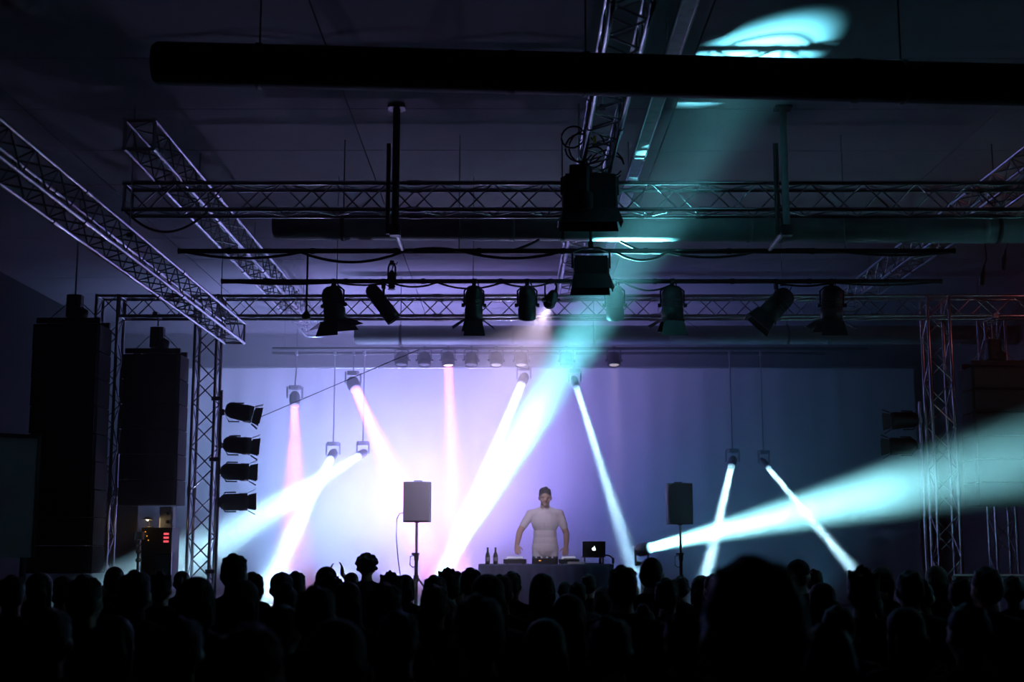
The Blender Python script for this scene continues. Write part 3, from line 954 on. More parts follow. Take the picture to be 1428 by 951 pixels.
for i in range(NC):
    for k in range(3):
        o = 4 * i + k
        fs.append((o, o + 1, o + 5, o + 4))
mb = MB().add(vs, fs, True)
for s_ in (0, NC):
    x = -tw / 2 if s_ == 0 else tw / 2
    e = -0.012 if s_ == 0 else 0.012
    b = [(x, 0, hT), (x, 0.64, hT), (x + e, 0.64, 0.03), (x + e, 0, 0.03)]
    mb.add(b, [(0, 1, 2, 3)])
c = mb.build('table_cloth', M_CLOTH, None, (TC, YTb, SZ))
tag(c, 'dark navy cloth hanging over the performer table to the deck', 'tablecloth')
zT = ztab + 0.002

def beer(px, label):
    q = P(px, 786, YTb + 0.12)
    t = thing('bottle', label, 'bottle', (q.x, YTb + 0.12, zT))
    MB().lathe([(0.028, 0), (0.031, 0.008), (0.031, 0.105), (0.026, 0.13), (0.014, 0.155), (0.012, 0.2), (0.014, 0.203), (0.014, 0.215), (0.0, 0.216)], n=16).build('glass', M_BOTTLE, t)
    MB().lathe([(0.0316, 0.04), (0.0316, 0.09)], n=16).build('paper_label', M_GREY, t)


beer(680, 'slim dark bottle at the corner of the cloth-covered table')
beer(691, 'slim dark bottle next to the mixing gear on the table')


def player(px, label, w=0.30):
    q = P(px, 786, YTb + 0.3)
    t = thing('media_player', label, 'player', (q.x, YTb + 0.3, zT))
    MB().box((0, 0, 0.035), (w, 0.36, 0.056), bev=0.015).build('body', M_BLACK, t)
    MB().lathe([(0.105, 0.062), (0.105, 0.070), (0.08, 0.076), (0.0, 0.076)], (0, -0.03, 0), n=24).build('jog_wheel', M_STEEL, t)
    MB().box((0, 0.13, 0.076), (w * 0.7, 0.08, 0.012), rot=Matrix.Rotation(0.4, 3, 'X')).build('screen', M_LEDW, t)
    k = MB().lathe([(0.014, 0), (0.014, 0.012), (0.0, 0.013)], n=10).mesh('button', M_LEDW)
    for i in range(2):
        obj('button', k, t, (-w / 2 + 0.04, -0.14 + 0.05 * i, 0.062))
    ft = MB().box((0, 0, 0.003), (0.03, 0.03, 0.008)).mesh('rubber_foot', M_RUB)
    for x in (-1, 1):
        for y in (-1, 1):
            obj('rubber_foot', ft, t, (x * (w / 2 - 0.04), y * 0.14, 0))
    return t


player(718, 'black media player next to the bottles on the table')
player(793.5, 'black media player between mixer and laptop on the table', 0.26)
q = P(759, 786, YTb + 0.3)
t = thing('dj_mixer', 'black sound mixer with small knobs in front of the performer', 'mixer', (q.x, YTb + 0.3, zT))
MB().box((0, 0, 0.04), (0.32, 0.36, 0.07), bev=0.012).build('body', M_BLACK, t)
kn = MB().lathe([(0.011, 0), (0.010, 0.02), (0, 0.021)], n=8).mesh('knob', M_STEEL)
for i in range(4):
    for j in range(4):
        obj('knob', kn, t, (-0.105 + 0.07 * i, 0.13 - 0.045 * j, 0.075))
fd = MB().box((0, 0, 0.01), (0.02, 0.035, 0.02)).mesh('fader', M_WHITE)
for i in range(4):
    obj('fader', fd, t, (-0.105 + 0.07 * i, -0.1 + 0.012 * (i % 3), 0.075))
MB().box((-0.06, -0.181, 0.045), (0.03, 0.004, 0.012)).build('meter', M_AMBER, t)
# sheets lying by the laptop
q = P(803, 786, YTb + 0.045)
t = thing('paper_stack', 'thin pale paper stack at the table front before the laptop', 'paper', (q.x, YTb + 0.045, zT))
for i in range(3):
    MB().box((0.004 * i, 0.003 * i, 0.006 + 0.010 * i), (0.22, 0.11, 0.009), rot=Matrix.Rotation(0.03 * i, 3, 'Z')).build('sheet', M_PAPER, t)
# headphones
q = P(846, 786, YTb + 0.2)
t = thing('headphones', 'black headphones lying at the table end beside the laptop', 'headphones', (q.x, YTb + 0.2, zT))
MB().tube([(0.085 * math.cos(u), 0.02, 0.03 + 0.085 * math.sin(u)) for u in [PI * i / 12 for i in range(13)]], 0.009, 8).build('headband', M_BLACK, t)
for s_ in (-1, 1):
    MB().lathe([(0.038, 0), (0.042, 0.01), (0.036, 0.03), (0, 0.032)], (s_ * 0.07, 0.02, 0.042), (s_, 0, 0), n=16).build('ear_cup', M_BLACK, t)
# laptop
q = P(828, 786, YTb + 0.3)
t = thing('laptop', 'open laptop with a lit emblem on its lid beside the mixer', 'laptop', (q.x, YTb + 0.3, zT))
MB().box((0, 0.06, 0.09), (0.30, 0.21, 0.016), bev=0.012).build('keyboard_base', M_GREY, t)
MB().box((-0.12, 0.06, 0.04), (0.02, 0.2, 0.084)).box((0.12, 0.06, 0.04), (0.02, 0.2, 0.084)).box((0, 0.15, 0.006), (0.26, 0.02, 0.012)).build('riser', M_BLACK, t)
rt = Matrix.Rotation(0.22, 3, 'X')
lid = MB().box((0, -0.075, 0.195), (0.30, 0.010, 0.20), rot=rt, bev=0.004).build('lid', M_BLACK, t)
lg_ = MB()
def disc(cx, cz, rx, rz, n=16):
    pts = [rt @ V((cx + rx * math.cos(2 * PI * i / n), -0.007, cz + rz * math.sin(2 * PI * i / n))) + V((0, -0.075, 0.195)) for i in range(n)]
    lg_.add(pts, [tuple(range(n))])
ap = []
for i in range(32):
    u = 2 * PI * i / 32
    r_ = 0.024 * (1 + 0.06 * math.cos(2 * u) - 0.10 * math.exp(-((u - PI / 2) / 0.25) ** 2) - 0.06 * math.exp(-((u - 1.5 * PI) / 0.25) ** 2))
    bx_, bz_ = r_ * math.cos(u), r_ * math.sin(u)
    dd = math.hypot(bx_ - 0.031, bz_ - 0.004)
    if dd < 0.014:
        k_ = 0.014 / max(dd, 1e-4)
        bx_, bz_ = 0.031 + (bx_ - 0.031) * k_, 0.004 + (bz_ - 0.004) * k_
    ap.append(rt @ V((bx_, -0.007, bz_)) + V((0, -0.075, 0.195)))
lg_.add(ap, [tuple(range(32))])
lf = [rt @ V((0.004 + 0.011 * s1, -0.007, 0.034 + 0.011 * s2)) + V((0, -0.075, 0.195)) for s1, s2 in ((-0.5, -0.7), (0.3, -0.4), (0.7, 0.7), (-0.2, 0.3))]
lg_.add(lf, [(0, 1, 2, 3)])
lg_.build('lit_emblem', M_LOGO, lid)

# ------------------------------------------------------------------ equipment by the towers
Yg = 16.3
q = P(222, 800, Yg)
t = thing('equipment_rack', 'dark equipment rack with a red display under the hung speakers', 'rack', (q.x, Yg, 0))
zr1 = P(222, 736, Yg).z
wr = P(246, 760, Yg).x - P(204, 760, Yg).x
MB().box((0, 0, zr1 / 2), (wr, 0.4, zr1), bev=0.02).build('case', M_BLACK, t)
hw = wr / 2
for k in range(3):
    MB().box((0.12, -0.204, zr1 - 0.075 - 0.045 * k), (0.06, 0.01, 0.024)).build('red_display', M_RED, t)
for k in range(3):
    MB().box((-hw + 0.05 + 0.02 * (k % 3), -0.203, zr1 - 0.05 - 0.05 * k), (0.011, 0.008, 0.011)).build('indicator', M_AMBER, t)
for k in range(4):
    MB().box((0, -0.203, 0.3 + 0.28 * k), (wr - 0.05, 0.008, 0.22)).build('rack_unit', M_BLK2, t)
q2 = P(234, 735, Yg)
t = thing('control_box', 'small pale metal box standing on the equipment rack', 'box', (q2.x, Yg - 0.02, zr1))
hb_ = P(234, 707, Yg).z - zr1
MB().box((0, 0, hb_ / 2), (0.16, 0.18, hb_), bev=0.015).build('case', M_WHITE, t)
for z in (0.28, 0.68):
    MB().lathe([(0.02, 0), (0.02, 0.012), (0, 0.014)], (0.02, -0.09, hb_ * z), (0, -1, 0), n=12).build('socket', M_BLACK, t)
q3 = P(212, 735, Yg)
t = thing('desk_lamp', 'small clip lamp with a pale shade glowing on the rack', 'lamp', (q3.x, Yg - 0.1, zr1))
MB().tube([(0, 0, 0), (-0.01, 0, 0.06), (-0.02, -0.02, 0.1)], 0.007, 6).build('gooseneck', M_BLACK, t)
MB().lathe([(0.02, 0.03), (0.06, 0.0), (0.062, -0.006), (0.056, -0.006)], (-0.02, -0.04, 0.10), (0, 0, 1), n=16).build('shade', M_WHITE, t)
MB().ell((-0.02, -0.04, 0.098), (0.016, 0.016, 0.016)).build('bulb', M_WARM, t)
MB().lathe([(0.05, 0), (0.05, 0.012), (0.0, 0.016)], n=16).build('foot', M_BLACK, t)
l = bpy.data.lights.new('bulb_light', 'POINT'); l.color = (1, 0.7, 0.35); l.energy = 0.5; l.shadow_soft_size = 0.02
obj('bulb_light', l, t, (-0.02, -0.06, 0.075))
# camera-like device on a thin stand
q = P(192, 790, 16.0)
t = thing('light_stand', 'thin stand with small shiny fittings beside the equipment rack', 'stand', (q.x, 16.0, 0))
zt_ = P(192, 741, 16.0).z
MB().cyl((0, 0, 0), (0, 0, zt_ - 0.1), 0.016, n=10).build('pole', M_ALU, t)
for k, z in enumerate((zt_ - 0.15, zt_ - 0.24, zt_ - 0.34)):
    MB().lathe([(0.02, -0.025), (0.032, -0.01), (0.032, 0.01), (0.02, 0.025)], (0, 0, z), (0, 0, 1), n=10).build('collar', M_ALU, t)
MB().box((0, 0, zt_ - 0.05), (0.11, 0.08, 0.09), bev=0.01).build('head', M_WHITE, t)
for k in range(3):
    e = V((math.cos(2 * PI * k / 3), math.sin(2 * PI * k / 3), 0))
    MB().tube([V((0, 0, 0.5)), e * 0.4 + V((0, 0, 0.012))], 0.010, 6).build('leg', M_ALU, t)
# case on the floor
q = P(242, 800, 16.0)
t = thing('flight_case', 'grey flight case with metal edges standing before the rack', 'case', (q.x, 15.6, 0))
zc_ = P(242, 771, 15.6).z
MB().box((0, 0, zc_ / 2), (0.20, 0.3, zc_), bev=0.01).build('shell', M_GREY, t)
ed = MB()
for x in (-0.1, 0.1):
    ed.box((x, -0.15, zc_ / 2), (0.02, 0.02, zc_))
ed.box((0, -0.15, zc_ - 0.01), (0.2, 0.02, 0.02))
ed.build('metal_edging', M_ALU, t)
MB().box((0, -0.155, zc_ * 0.8), (0.04, 0.012, 0.05)).build('latch', M_ALU, t)
# crowd barrier by the tower
q0, q1 = P(1330, 803, 15.6), P(1480, 809, 15.6)
t = thing('crowd_barrier', 'thin steel crowd barrier rail beside the teal beam tower', 'barrier', (q0.x, 15.6, 0))
L = q1.x - q0.x
MB().cyl((0, 0, q0.z), (L, 0, q0.z), 0.022, n=10).build('top_rail', M_STEEL, t)
MB().cyl((0, 0, 0.15), (L, 0, 0.15), 0.018, n=10).build('bottom_rail', M_STEEL, t)
for k in range(8):
    MB().cyl((L * k / 7, 0, 0.0 if k in (0, 7) else 0.15), (L * k / 7, 0, q0.z), 0.011 if 0 < k < 7 else 0.02, n=8).build('upright', M_STEEL, t)

# ------------------------------------------------------------------ people
def cap_mesh(mb, a, b, ra, rb, n=12):
    a, b = V(a), V(b)
    d = b - a
    L = d.length
    if L < 1e-5:
        mb.ell(a, (ra, ra, ra)); return
    pr = [(0.0, -ra), (ra * 0.5, -ra * 0.866), (ra * 0.866, -ra * 0.5), (ra, 0.0), (rb, L), (rb * 0.866, L + rb * 0.5), (rb * 0.5, L + rb * 0.866), (0.0, L + rb)]
    mb.lathe(pr, a, d, n=n)


class Body:
    """overlapping limbs and masses that are fused into one continuous skin"""
    def __init__(s):
        s.p = []

    def cap(s, a, b, ra, rb, m):
        s.p.append(('c', V(a), V(b), ra, rb, m)); return s

    def ell(s, c, r, m, rot=None):
        s.p.append(('e', V(c), V(r), rot, 0, m)); return s

    def hand(s, w, fd, nrm, side, m, curl=0.5, k=1.0, spread=0.0):
        """w wrist, fd finger direction, nrm palm normal (palm side), side +1/-1 thumb side"""
        w, fd = V(w), V(fd).normalized()
        nrm = (V(nrm) - fd * V(nrm).dot(fd)).normalized()
        sd = fd.cross(nrm).normalized() * side
        pc = w + fd * 0.055 * k
        R = Matrix((sd, fd, nrm)).transposed()
        s.ell(pc, (0.040 * k, 0.052 * k, 0.017 * k), m, R)
        s.cap(w, pc, 0.026 * k, 0.026 * k, m)
        for i, (off, ln) in enumerate(((0.033, 0.070), (0.0115, 0.080), (-0.0105, 0.074), (-0.031, 0.058))):
            f0 = w + fd * 0.088 * k + sd * off * k
            d1 = (fd * math.cos(curl * 0.6) + nrm * math.sin(curl * 0.6) + sd * off * spread * 9).normalized()
            f1 = f0 + d1 * ln * 0.5 * k
            d2 = (fd * math.cos(curl * 1.6) + nrm * math.sin(curl * 1.6) + sd * off * spread * 9).normalized()
            f2 = f1 + d2 * ln * 0.5 * k
            s.cap(f0 - fd * 0.02 * k, f1, 0.0092 * k, 0.0086 * k, m)
            s.cap(f1, f2, 0.0086 * k, 0.0072 * k, m)
        t0 = w + fd * 0.03 * k + sd * 0.03 * k
        t1 = t0 + (sd * 0.8 + fd * 0.6 + nrm * 0.3).normalized() * 0.04 * k
        t2 = t1 + (sd * 0.35 + fd * 0.9 + nrm * 0.4).normalized() * 0.032 * k
        s.cap(t0, t1, 0.013 * k, 0.0105 * k, m); s.cap(t1, t2, 0.0105 * k, 0.0085 * k, m)
        return s

    def fuse(s, name, mats, voxel=0.011, smooth=4, hem=None):
        mb = MB()
        for q in s.p:
            if q[0] == 'c':
                cap_mesh(mb, q[1], q[2], q[3], q[4])
            else:
                mb.ell(q[1], q[2], q[3], 16, 12)
        me = mb.mesh(name + '_src', mats)
        o = bpy.data.objects.new(name + '_src', me)
        COL.objects.link(o)
        r = o.modifiers.new('r', 'REMESH'); r.mode = 'VOXEL'; r.voxel_size = voxel; r.use_smooth_shade = True
        if smooth:
            k = o.modifiers.new('s', 'SMOOTH'); k.factor = 0.5; k.iterations = smooth
        dg = bpy.context.evaluated_depsgraph_get()
        dg.update()
        out = bpy.data.meshes.new_from_object(o.evaluated_get(dg))
        bpy.data.objects.remove(o); bpy.data.meshes.remove(me)
        out.name = name
        out.materials.clear()
        for m in mats:
            out.materials.append(m)
        n = len(out.polygons)
        cs = np.zeros(n * 3); out.polygons.foreach_get('center', cs); cs = cs.reshape(-1, 3)
        best = np.full(n, 1e9); idx = np.zeros(n, dtype=np.int32)
        for q in s.p:
            if q[0] == 'c':
                a, b = np.array(q[1]), np.array(q[2])
                d = b - a; L2 = max(1e-9, float(d @ d))
                t = np.clip((cs - a) @ d / L2, 0, 1)
                dist = np.linalg.norm(cs - a - t[:, None] * d, axis=1) - (q[3] + (q[4] - q[3]) * t)
            else:
                loc = cs - np.array(q[1])
                if q[3] is not None:
                    loc = loc @ np.array(q[3])
                rr = np.array(q[2])
                kk = np.linalg.norm(loc / rr, axis=1)
                dist = (kk - 1) * rr.min()
            m_ = dist < best
            best[m_] = dist[m_]; idx[m_] = q[5]
        if hem:
            idx[(idx == TR) & (cs[:, 2] > hem)] = SH
        out.polygons.foreach_set('material_index', idx)
        out.polygons.foreach_set('use_smooth', [True] * n)
        out.update()
        return out


SK, SH, TR, SO, EY, LP = 0, 1, 2, 3, 4, 5
M_SHOE = mat('shoe', (0.01, 0.01, 0.01), 0.6)
M_EYE = mat('eye', (0.02, 0.018, 0.016), 0.3)
M_LIP = mat('lip', (0.30, 0.13, 0.11), 0.5)


def figure(arms, fem=0.0, turn=0.0, nod=0.0, tee=True, face=True, wide=0.0):
    """standing figure 1.72 m tall facing +Y; arms = two (elbow, wrist, finger dir, palm normal) for -x and +x side"""
    b = Body()
    sw = 1.0 - 0.12 * fem + wide
    for s in (-1, 1):
        b.cap((s * 0.088, 0, 0.92), (s * 0.098, 0.012, 0.50), 0.088, 0.060, TR)
        b.cap((s * 0.098, 0.005, 0.50), (s * 0.10, -0.025, 0.10), 0.060, 0.043, TR)
        b.ell((s * 0.098, -0.03, 0.36), (0.052, 0.055, 0.11), TR)
        b.cap((s * 0.10, -0.045, 0.05), (s * 0.112, 0.15, 0.036), 0.044, 0.036, SO)
        b.cap((s * 0.10, -0.02, 0.12), (s * 0.10, -0.02, 0.06), 0.04, 0.045, SO)
    b.ell((0, -0.01, 0.95), (0.165 + 0.01 * fem, 0.115, 0.12), TR)
    b.ell((0, -0.035, 0.91), (0.15, 0.10, 0.10), TR)
    b.ell((0, -0.005, 0.96), (0.172 + 0.1 * wide, 0.128, 0.155), SH)
    b.ell((0, 0.0, 1.04), ((0.160 + 0.1 * wide - 0.015 * fem), 0.112, 0.13), SH)
    b.ell((0, 0.0, 1.14), ((0.150 + 0.12 * wide - 0.018 * fem), 0.105, 0.16), SH)
    b.ell((0, 0.005, 1.29), (0.172 * sw, 0.118, 0.17), SH)
    b.cap((-0.16 * sw, -0.005, 1.405), (0.16 * sw, -0.005, 1.405), 0.062, 0.062, SH)
    b.cap((-0.07, -0.01, 1.435), (0.07, -0.01, 1.435), 0.055, 0.055, SH)
    for s in (-1, 1):
        b.cap((s * 0.05, -0.012, 1.455), (s * 0.165 * sw, -0.008, 1.405), 0.045, 0.050, SH)
    b.cap((0, -0.01, 1.42), (0, 0.005, 1.54), 0.064, 0.058, SK)
    b.cap((0, -0.012, 1.42), (0, -0.008, 1.455), 0.078, 0.068, SH)
    for s, (el, wr, fd, nm) in zip((-1, 1), arms):
        sh = V((s * 0.185 * sw, -0.005, 1.395))
        el, wr = V(el), V(wr)
        b.ell(sh, (0.062, 0.062, 0.066), SH)
        b.cap(sh, sh.lerp(el, 0.62), 0.060, 0.054, SH)
        b.cap(sh, el, 0.050, 0.041, SK if tee else SH)
        b.cap(el, el.lerp(wr, 0.4), 0.041, 0.040, SK if tee else SH)
        b.cap(el.lerp(wr, 0.3), wr, 0.040, 0.028, SK if tee else SH)
        b.hand(wr, fd, nm, s, SK)
    # head, turned and nodded about the neck
    R = Matrix.Rotation(turn, 3, 'Z') @ Matrix.Rotation(-nod, 3, 'X')
    pv = V((0, 0.0, 1.53))
    def h(p): return pv + R @ (V(p) - pv)
    b.ell(h((0, 0.012, 1.632)), (0.076, 0.097, 0.100), SK, R)
    b.ell(h((0, 0.038, 1.58)), (0.060, 0.070, 0.068), SK, R)
    b.ell(h((0, 0.078, 1.535)), (0.028, 0.026, 0.022), SK, R)
    if face:
        b.cap(h((0, 0.103, 1.635)), h((0, 0.122, 1.602)), 0.010, 0.014, SK)
        for s in (-1, 1):
            b.ell(h((s * 0.079, 0.008, 1.612)), (0.012, 0.022, 0.033), SK, R)
            b.cap(h((s * 0.016, 0.102, 1.648)), h((s * 0.048, 0.090, 1.650)), 0.010, 0.009, SK)
            b.ell(h((s * 0.032, 0.092, 1.630)), (0.013, 0.011, 0.008), EY, R)
            b.ell(h((s * 0.046, 0.070, 1.600)), (0.022, 0.024, 0.024), SK, R)
        b.ell(h((0, 0.102, 1.568)), (0.024, 0.012, 0.009), LP, R)
    return b, R, pv


def hair_mesh(kind, name, m, R=Matrix.Identity(3), pv=V((0, 0, 1.53)), rnd=None):
    rnd = rnd or random.Random(3)
    b = Body()
    def h(p): return pv + R @ (V(p) - pv)
    if kind == 'short':
        b.ell(h((0, -0.004, 1.664)), (0.084, 0.100, 0.086), 0, R)
        b.ell(h((0, -0.035, 1.625)), (0.081, 0.070, 0.085), 0, R)
        for k in range(14):
            u = rnd.uniform(0, 2 * PI); v = rnd.uniform(0.2, 1.0)
            b.ell(h((0.07 * math.cos(u) * v, -0.005 + 0.085 * math.sin(u) * v, 1.70 + 0.05 * (1 - v * v))), (0.022, 0.025, 0.014), 0, R)
    elif kind == 'messy':
        b.ell(h((0, -0.01, 1.668)), (0.088, 0.102, 0.090), 0, R)
        b.ell(h((0, -0.04, 1.62)), (0.084, 0.072, 0.09), 0, R)
        for k in range(26):
            u = rnd.uniform(0, 2 * PI); v = rnd.uniform(0.1, 1.0)
            c = V((0.08 * math.cos(u) * v, -0.01 + 0.09 * math.sin(u) * v, 1.70 + 0.05 * (1 - v * v)))
            e = (c - V((0, 0, 1.62))).normalized()
            b.cap(h(c), h(c + e * rnd.uniform(0.005, 0.028)), 0.022, 0.012, 0)
    elif kind == 'curly':
        b.ell(h((0, -0.02, 1.67)), (0.098, 0.108, 0.100), 0, R)
        for k in range(70):
            u = rnd.uniform(0, 2 * PI); w = rnd.uniform(-0.5, 1.0)
            s_ = math.sqrt(max(0, 1 - w * w))
            c = V((0.105 * s_ * math.cos(u), -0.025 + 0.11 * s_ * math.sin(u), 1.672 + 0.105 * w))
            if c.y > 0.055 and c.z < 1.68:
                continue
            b.ell(h(c), (0.026, 0.026, 0.024), 0, R)
    elif kind in ('long', 'bob'):
        b.ell(h((0, -0.005, 1.664)), (0.089, 0.104, 0.090), 0, R)
        zl = 1.36 if kind == 'long' else 1.50
        b.cap(h((0, -0.045, 1.63)), h((0, -0.07, zl + 0.03)), 0.078, 0.045, 0)
        for s in (-1, 1):
            b.cap(h((s * 0.064, -0.01, 1.64)), h((s * 0.080, -0.035, zl + 0.03)), 0.030, 0.020, 0)
        for k in range(9):
            u = -0.08 + 0.02 * k
            b.cap(h((u * 0.8, -0.08 - 0.02 * math.cos(u * 18), 1.60)), h((u, -0.10 + rnd.uniform(-0.01, 0.01), zl + rnd.uniform(-0.05, 0.03))), 0.022, 0.010, 0)
    elif kind in ('bun', 'ponytail'):
        b.ell(h((0, -0.004, 1.664)), (0.082, 0.100, 0.084), 0, R)
        b.ell(h((0, -0.035, 1.625)), (0.078, 0.068, 0.08), 0, R)
        if kind == 'bun':
            b.ell(h((0, -0.075, 1.735)), (0.045, 0.045, 0.042), 0, R)
        else:
            b.cap(h((0, -0.10, 1.68)), h((0, -0.14, 1.62)), 0.028, 0.032, 0)
            b.cap(h((0, -0.14, 1.62)), h((0, -0.13, 1.46)), 0.032, 0.014, 0)
    elif kind == 'buzz':
        b.ell(h((0, 0.002, 1.642)), (0.0795, 0.097, 0.097), 0, R)
        b.ell(h((0, -0.03, 1.61)), (0.078, 0.068, 0.08), 0, R)
    elif kind == 'cap':
        b.ell(h((0, 0.006, 1.668)), (0.086, 0.105, 0.078), 0, R)
        b.ell(h((0, 0.125, 1.668)), (0.066, 0.065, 0.010), 0, R)
        b.ell(h((0, 0.006, 1.745)), (0.010, 0.010, 0.006), 0, R)
    return b.fuse(name, [m], 0.010, 2)


DOWN = (((-0.245, -0.03, 1.12), (-0.235, 0.06, 0.88), (0, 0.15, -1), (1, 0, 0)), ((0.245, -0.03, 1.12), (0.235, 0.06, 0.88), (0, 0.15, -1), (-1, 0, 0)))
HOLD = (((-0.25, 0.02, 1.13), (-0.13, 0.22, 1.17), (0.5, 0.8, 0.2), (0.6, -0.5, 0.3)), ((0.245, -0.03, 1.12), (0.235, 0.06, 0.88), (0, 0.15, -1), (-1, 0, 0)))
CLAP = (((-0.33, 0.14, 1.46), (-0.22, 0.18, 1.71), (-0.05, 0.0, 1), (1, 0, 0)), ((0.16, 0.24, 1.47), (-0.07, 0.24, 1.73), (-0.05, 0.05, 1), (-1, 0, 0)))
BM = [M_SKIN, SHIRTS[0], M_JEANS, M_SHOE, M_EYE, M_LIP]
bodies = {}
for nm, arms, fem, tee in (('plain', DOWN, 0.0, True), ('slim', DOWN, 1.0, False), ('holding', HOLD, 0.0, False), ('clapping', CLAP, 0.6, True)):
    bodies[nm] = figure(arms, fem, tee=tee)[0].fuse('body_' + nm, BM, 0.0125, 3, 0.88)
hairs = {}
for kd in ('short', 'messy', 'curly', 'long', 'bob', 'bun', 'ponytail', 'buzz', 'cap'):
    hairs[kd] = hair_mesh(kd, 'hair_' + kd, M_CAPM if kd == 'cap' else (M_HAIR2 if kd in ('long', 'bob', 'ponytail') else M_HAIR))
TOPZ = {k: max(v.co.z for v in h.vertices) for k, h in hairs.items()}
WID = {k: max(v.co.x for v in h.vertices) - min(v.co.x for v in h.vertices) for k, h in hairs.items()}
HTXT = {'short': 'short dark hair', 'messy': 'tousled dark hair', 'curly': 'big curly dark hair', 'long': 'long brown hair', 'bob': 'chin-length brown hair',
        'bun': 'dark hair tied in a bun', 'ponytail': 'brown ponytail', 'buzz': 'close-cropped hair', 'cap': 'dark cap'}

# (head centre px, head top py, head width px, hair, body)
CROWD = [
    (18, 801, 36, 'short', 'plain'), (56, 798, 38, 'long', 'slim'), (88, 803, 30, 'buzz', 'plain'), (120, 800, 44, 'short', 'holding'),
    (160, 790, 26, 'buzz', 'plain'), (149, 815, 27, 'bob', 'slim'), (189, 794, 42, 'short', 'plain'), (226, 795, 31, 'messy', 'plain'),
    (254, 796, 23, 'ponytail', 'slim'), (275, 804, 50, 'bob', 'slim'), (327, 771, 34, 'short', 'plain'), (353, 797, 30, 'short', 'plain'),
    (340, 808, 48, 'long', 'slim'), (393, 797, 30, 'cap', 'plain'), (413, 796, 27, 'short', 'plain'), (400, 811, 34, 'bun', 'slim'),
    (395, 842, 48, 'short', 'plain'), (441, 815, 52, 'short', 'holding'), (455, 790, 30, 'ponytail', 'slim'), (462, 799, 34, 'messy', 'plain'),
    (490, 798, 21, 'bob', 'clapping'), (512, 770, 30, 'curly', 'plain'), (484, 811, 40, 'long', 'slim'), (537, 811, 47, 'short', 'plain'),
    (545, 795, 33, 'messy', 'plain'), (565, 801, 30, 'bob', 'slim'), (607, 801, 33, 'short', 'plain'), (625, 790, 30, 'messy', 'plain'),
    (638, 796, 27, 'short', 'plain'), (657, 791, 28, 'short', 'plain'), (680, 800, 44, 'long', 'slim'), (620, 833, 36, 'bob', 'slim'),
    (606, 814, 40, 'short', 'holding'), (667, 827, 70, 'short', 'plain'), (698, 800, 34, 'short', 'plain'), (714, 796, 26, 'short', 'plain'),
    (756, 799, 40, 'bob', 'slim'), (787, 810, 20, 'buzz', 'plain'), (805, 811, 26, 'short', 'plain'), (821, 800, 22, 'short', 'plain'),
    (793, 828, 46, 'long', 'slim'), (868, 787, 38, 'short', 'plain'), (840, 818, 28, 'bob', 'slim'), (908, 777, 30, 'buzz', 'holding'),
    (930, 805, 34, 'short', 'plain'), (897, 841, 36, 'bun', 'slim'), (949, 803, 24, 'short', 'plain'), (978, 802, 40, 'bob', 'slim'),
    (996, 799, 30, 'short', 'plain'), (1048, 772, 124, 'short', 'plain'), (1113, 779, 30, 'cap', 'plain'), (1135, 793, 24, 'short', 'plain'),
    (1146, 812, 42, 'long', 'slim'), (1203, 787, 44, 'messy', 'plain'), (1229, 790, 28, 'ponytail', 'slim'), (1268, 794, 36, 'short', 'plain'),
    (1305, 789, 34, 'long', 'slim'), (1339, 804, 34, 'short', 'holding'), (1375, 789, 38, 'short', 'plain'), (1168, 843, 46, 'short', 'plain'),
    (1210, 824, 48, 'bob', 'slim'), (1412, 802, 30, 'short', 'plain'), (1286, 806, 30, 'bun', 'slim'),
    (70, 846, 62, 'short', 'plain'), (252, 858, 66, 'short', 'plain'), (470, 862, 76, 'long', 'slim'), (556, 850, 60, 'short', 'holding'),
    (760, 862, 78, 'bob', 'slim'), (850, 858, 64, 'short', 'plain'), (952, 850, 60, 'messy', 'plain'), (1150, 868, 80, 'short', 'plain'),
    (1262, 846, 60, 'long', 'slim'), (1350, 840, 56, 'short', 'plain'), (160, 858, 70, 'long', 'slim'), (350, 866, 76, 'short', 'plain'),
]
MARKS = ((0, 135, 'before the pale board'), (135, 215, 'below the outer truss tower'), (215, 305, 'before the equipment rack'), (305, 372, 'below the sideways can lights'),
         (372, 430, 'before the steep cyan beam'), (430, 530, 'before the bright lilac backdrop'), (530, 600, 'before the lilac pole speaker'),
         (600, 662, 'under the slanted white beam'), (662, 722, 'before the bottles on the table'), (722, 800, 'in front of the performer'),
         (800, 856, 'before the laptop'), (856, 925, 'before the foot of the blue beam'), (925, 1000, 'before the dark pole speaker'),
         (1000, 1090, 'before the short cyan beam'), (1090, 1180, 'under the widest teal beam'), (1180, 1250, 'at the end of the thin cyan beam'),
         (1250, 1345, 'before the tower in the teal beam'), (1345, 1500, 'beside the steel barrier'))
placed = []
labels_used = {}
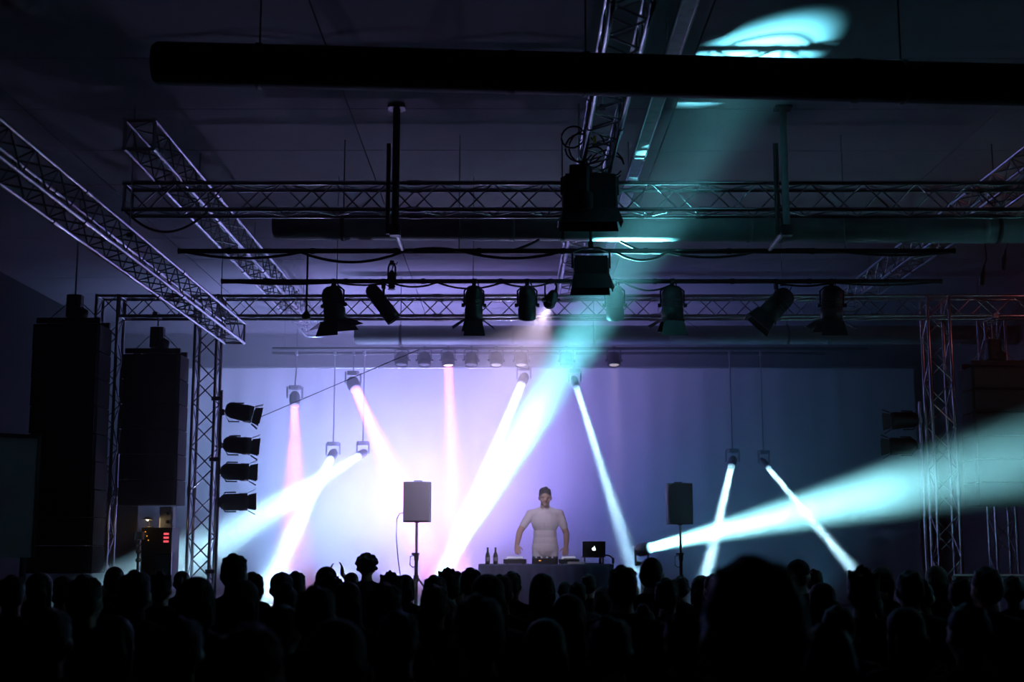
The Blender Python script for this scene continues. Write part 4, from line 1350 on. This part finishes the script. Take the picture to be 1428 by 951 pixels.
for k, (px, py, w, hk, bk) in enumerate(sorted(CROWD, key=lambda c: c[2])):
    Y0 = F * WID[hk] / w
    Y0 = min(15.3, max(2.4, Y0))
    best = None
    for step in range(60):
        Y = Y0 + (0.12 * (step // 2 + (step % 2)) * (1 if step % 2 else -1))
        if not 2.4 <= Y <= 15.35:
            continue
        top = P(px, py, Y)
        s = top.z / TOPZ[hk]
        if not 0.86 <= s <= 1.13:
            continue
        if all((top.x - a[0]) ** 2 + (Y - a[1]) ** 2 > (0.54 if Y < 12 else 0.48) ** 2 for a in placed):
            best = (top.x, Y, s); break
    if best is None:
        top = P(px, py, Y0)
        s = max(0.86, min(1.13, top.z / TOPZ[hk]))
        best = (top.x, Y0, s)
    x, Y, s = best
    placed.append((x, Y))
    mk = next(m_ for a_, b_, m_ in MARKS if a_ <= px < b_)
    row = 'near the stage' if Y > 11.5 else ('mid-crowd' if Y > 7 else 'at the back of the crowd')
    wear = 'with ' + HTXT[hk] if hk != 'cap' else 'in a dark cap'
    if bk == 'clapping':
        lab = 'person clapping with both hands raised, chin-length hair, before the lilac backdrop'
    elif hk == 'curly':
        lab = 'person with big curly hair standing out against the lilac backdrop'
    elif w > 100:
        lab = 'tall person with short hair at the very back, head largest of all'
    else:
        lab = 'person %s %s, %s' % (wear, mk, row)
        if len(lab.split()) > 16:
            lab = lab.replace(' at the back of the crowd', ' far back')
    b = obj('person', bodies[bk], None, (x, Y, 0))
    b.scale = (s, s, s)
    b.rotation_euler = (0, 0, random.uniform(-0.35, 0.35) if bk != 'clapping' else 0.3)
    tag(b, lab, 'person', 'people in the crowd')
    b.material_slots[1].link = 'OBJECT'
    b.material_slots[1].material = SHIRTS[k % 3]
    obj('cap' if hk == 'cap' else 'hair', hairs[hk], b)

# the performer behind the table, facing the crowd
djx = P(760, 700, 18.1).x
DJ_ARMS = (((-0.280, 0.02, 1.14), (-0.265, 0.22, 0.97), (0.1, 0.8, -0.45), (0.1, -0.4, -1)),
           ((0.335, 0.05, 1.17), (0.375, 0.25, 0.985), (-0.1, 0.8, -0.45), (-0.1, -0.4, -1)))
djb, djR, djp = figure(DJ_ARMS, 0.0, turn=0.05, nod=0.2, wide=0.05)
djm = djb.fuse('performer_body', [M_SKIN, M_SHIRTW, M_JEANS, M_SHOE, M_EYE, M_LIP], 0.008, 4, 0.85)
dj = obj('person', djm, None, (djx, 18.1, SZ))
dj.rotation_euler = (0, 0, PI)
dj.scale = (1.03, 1.03, 1.03)
tag(dj, 'performer in a white short-sleeved shirt leaning over the mixing table', 'person')
obj('hair', hair_mesh('short', 'performer_hair', M_HAIR, djR, djp), dj)
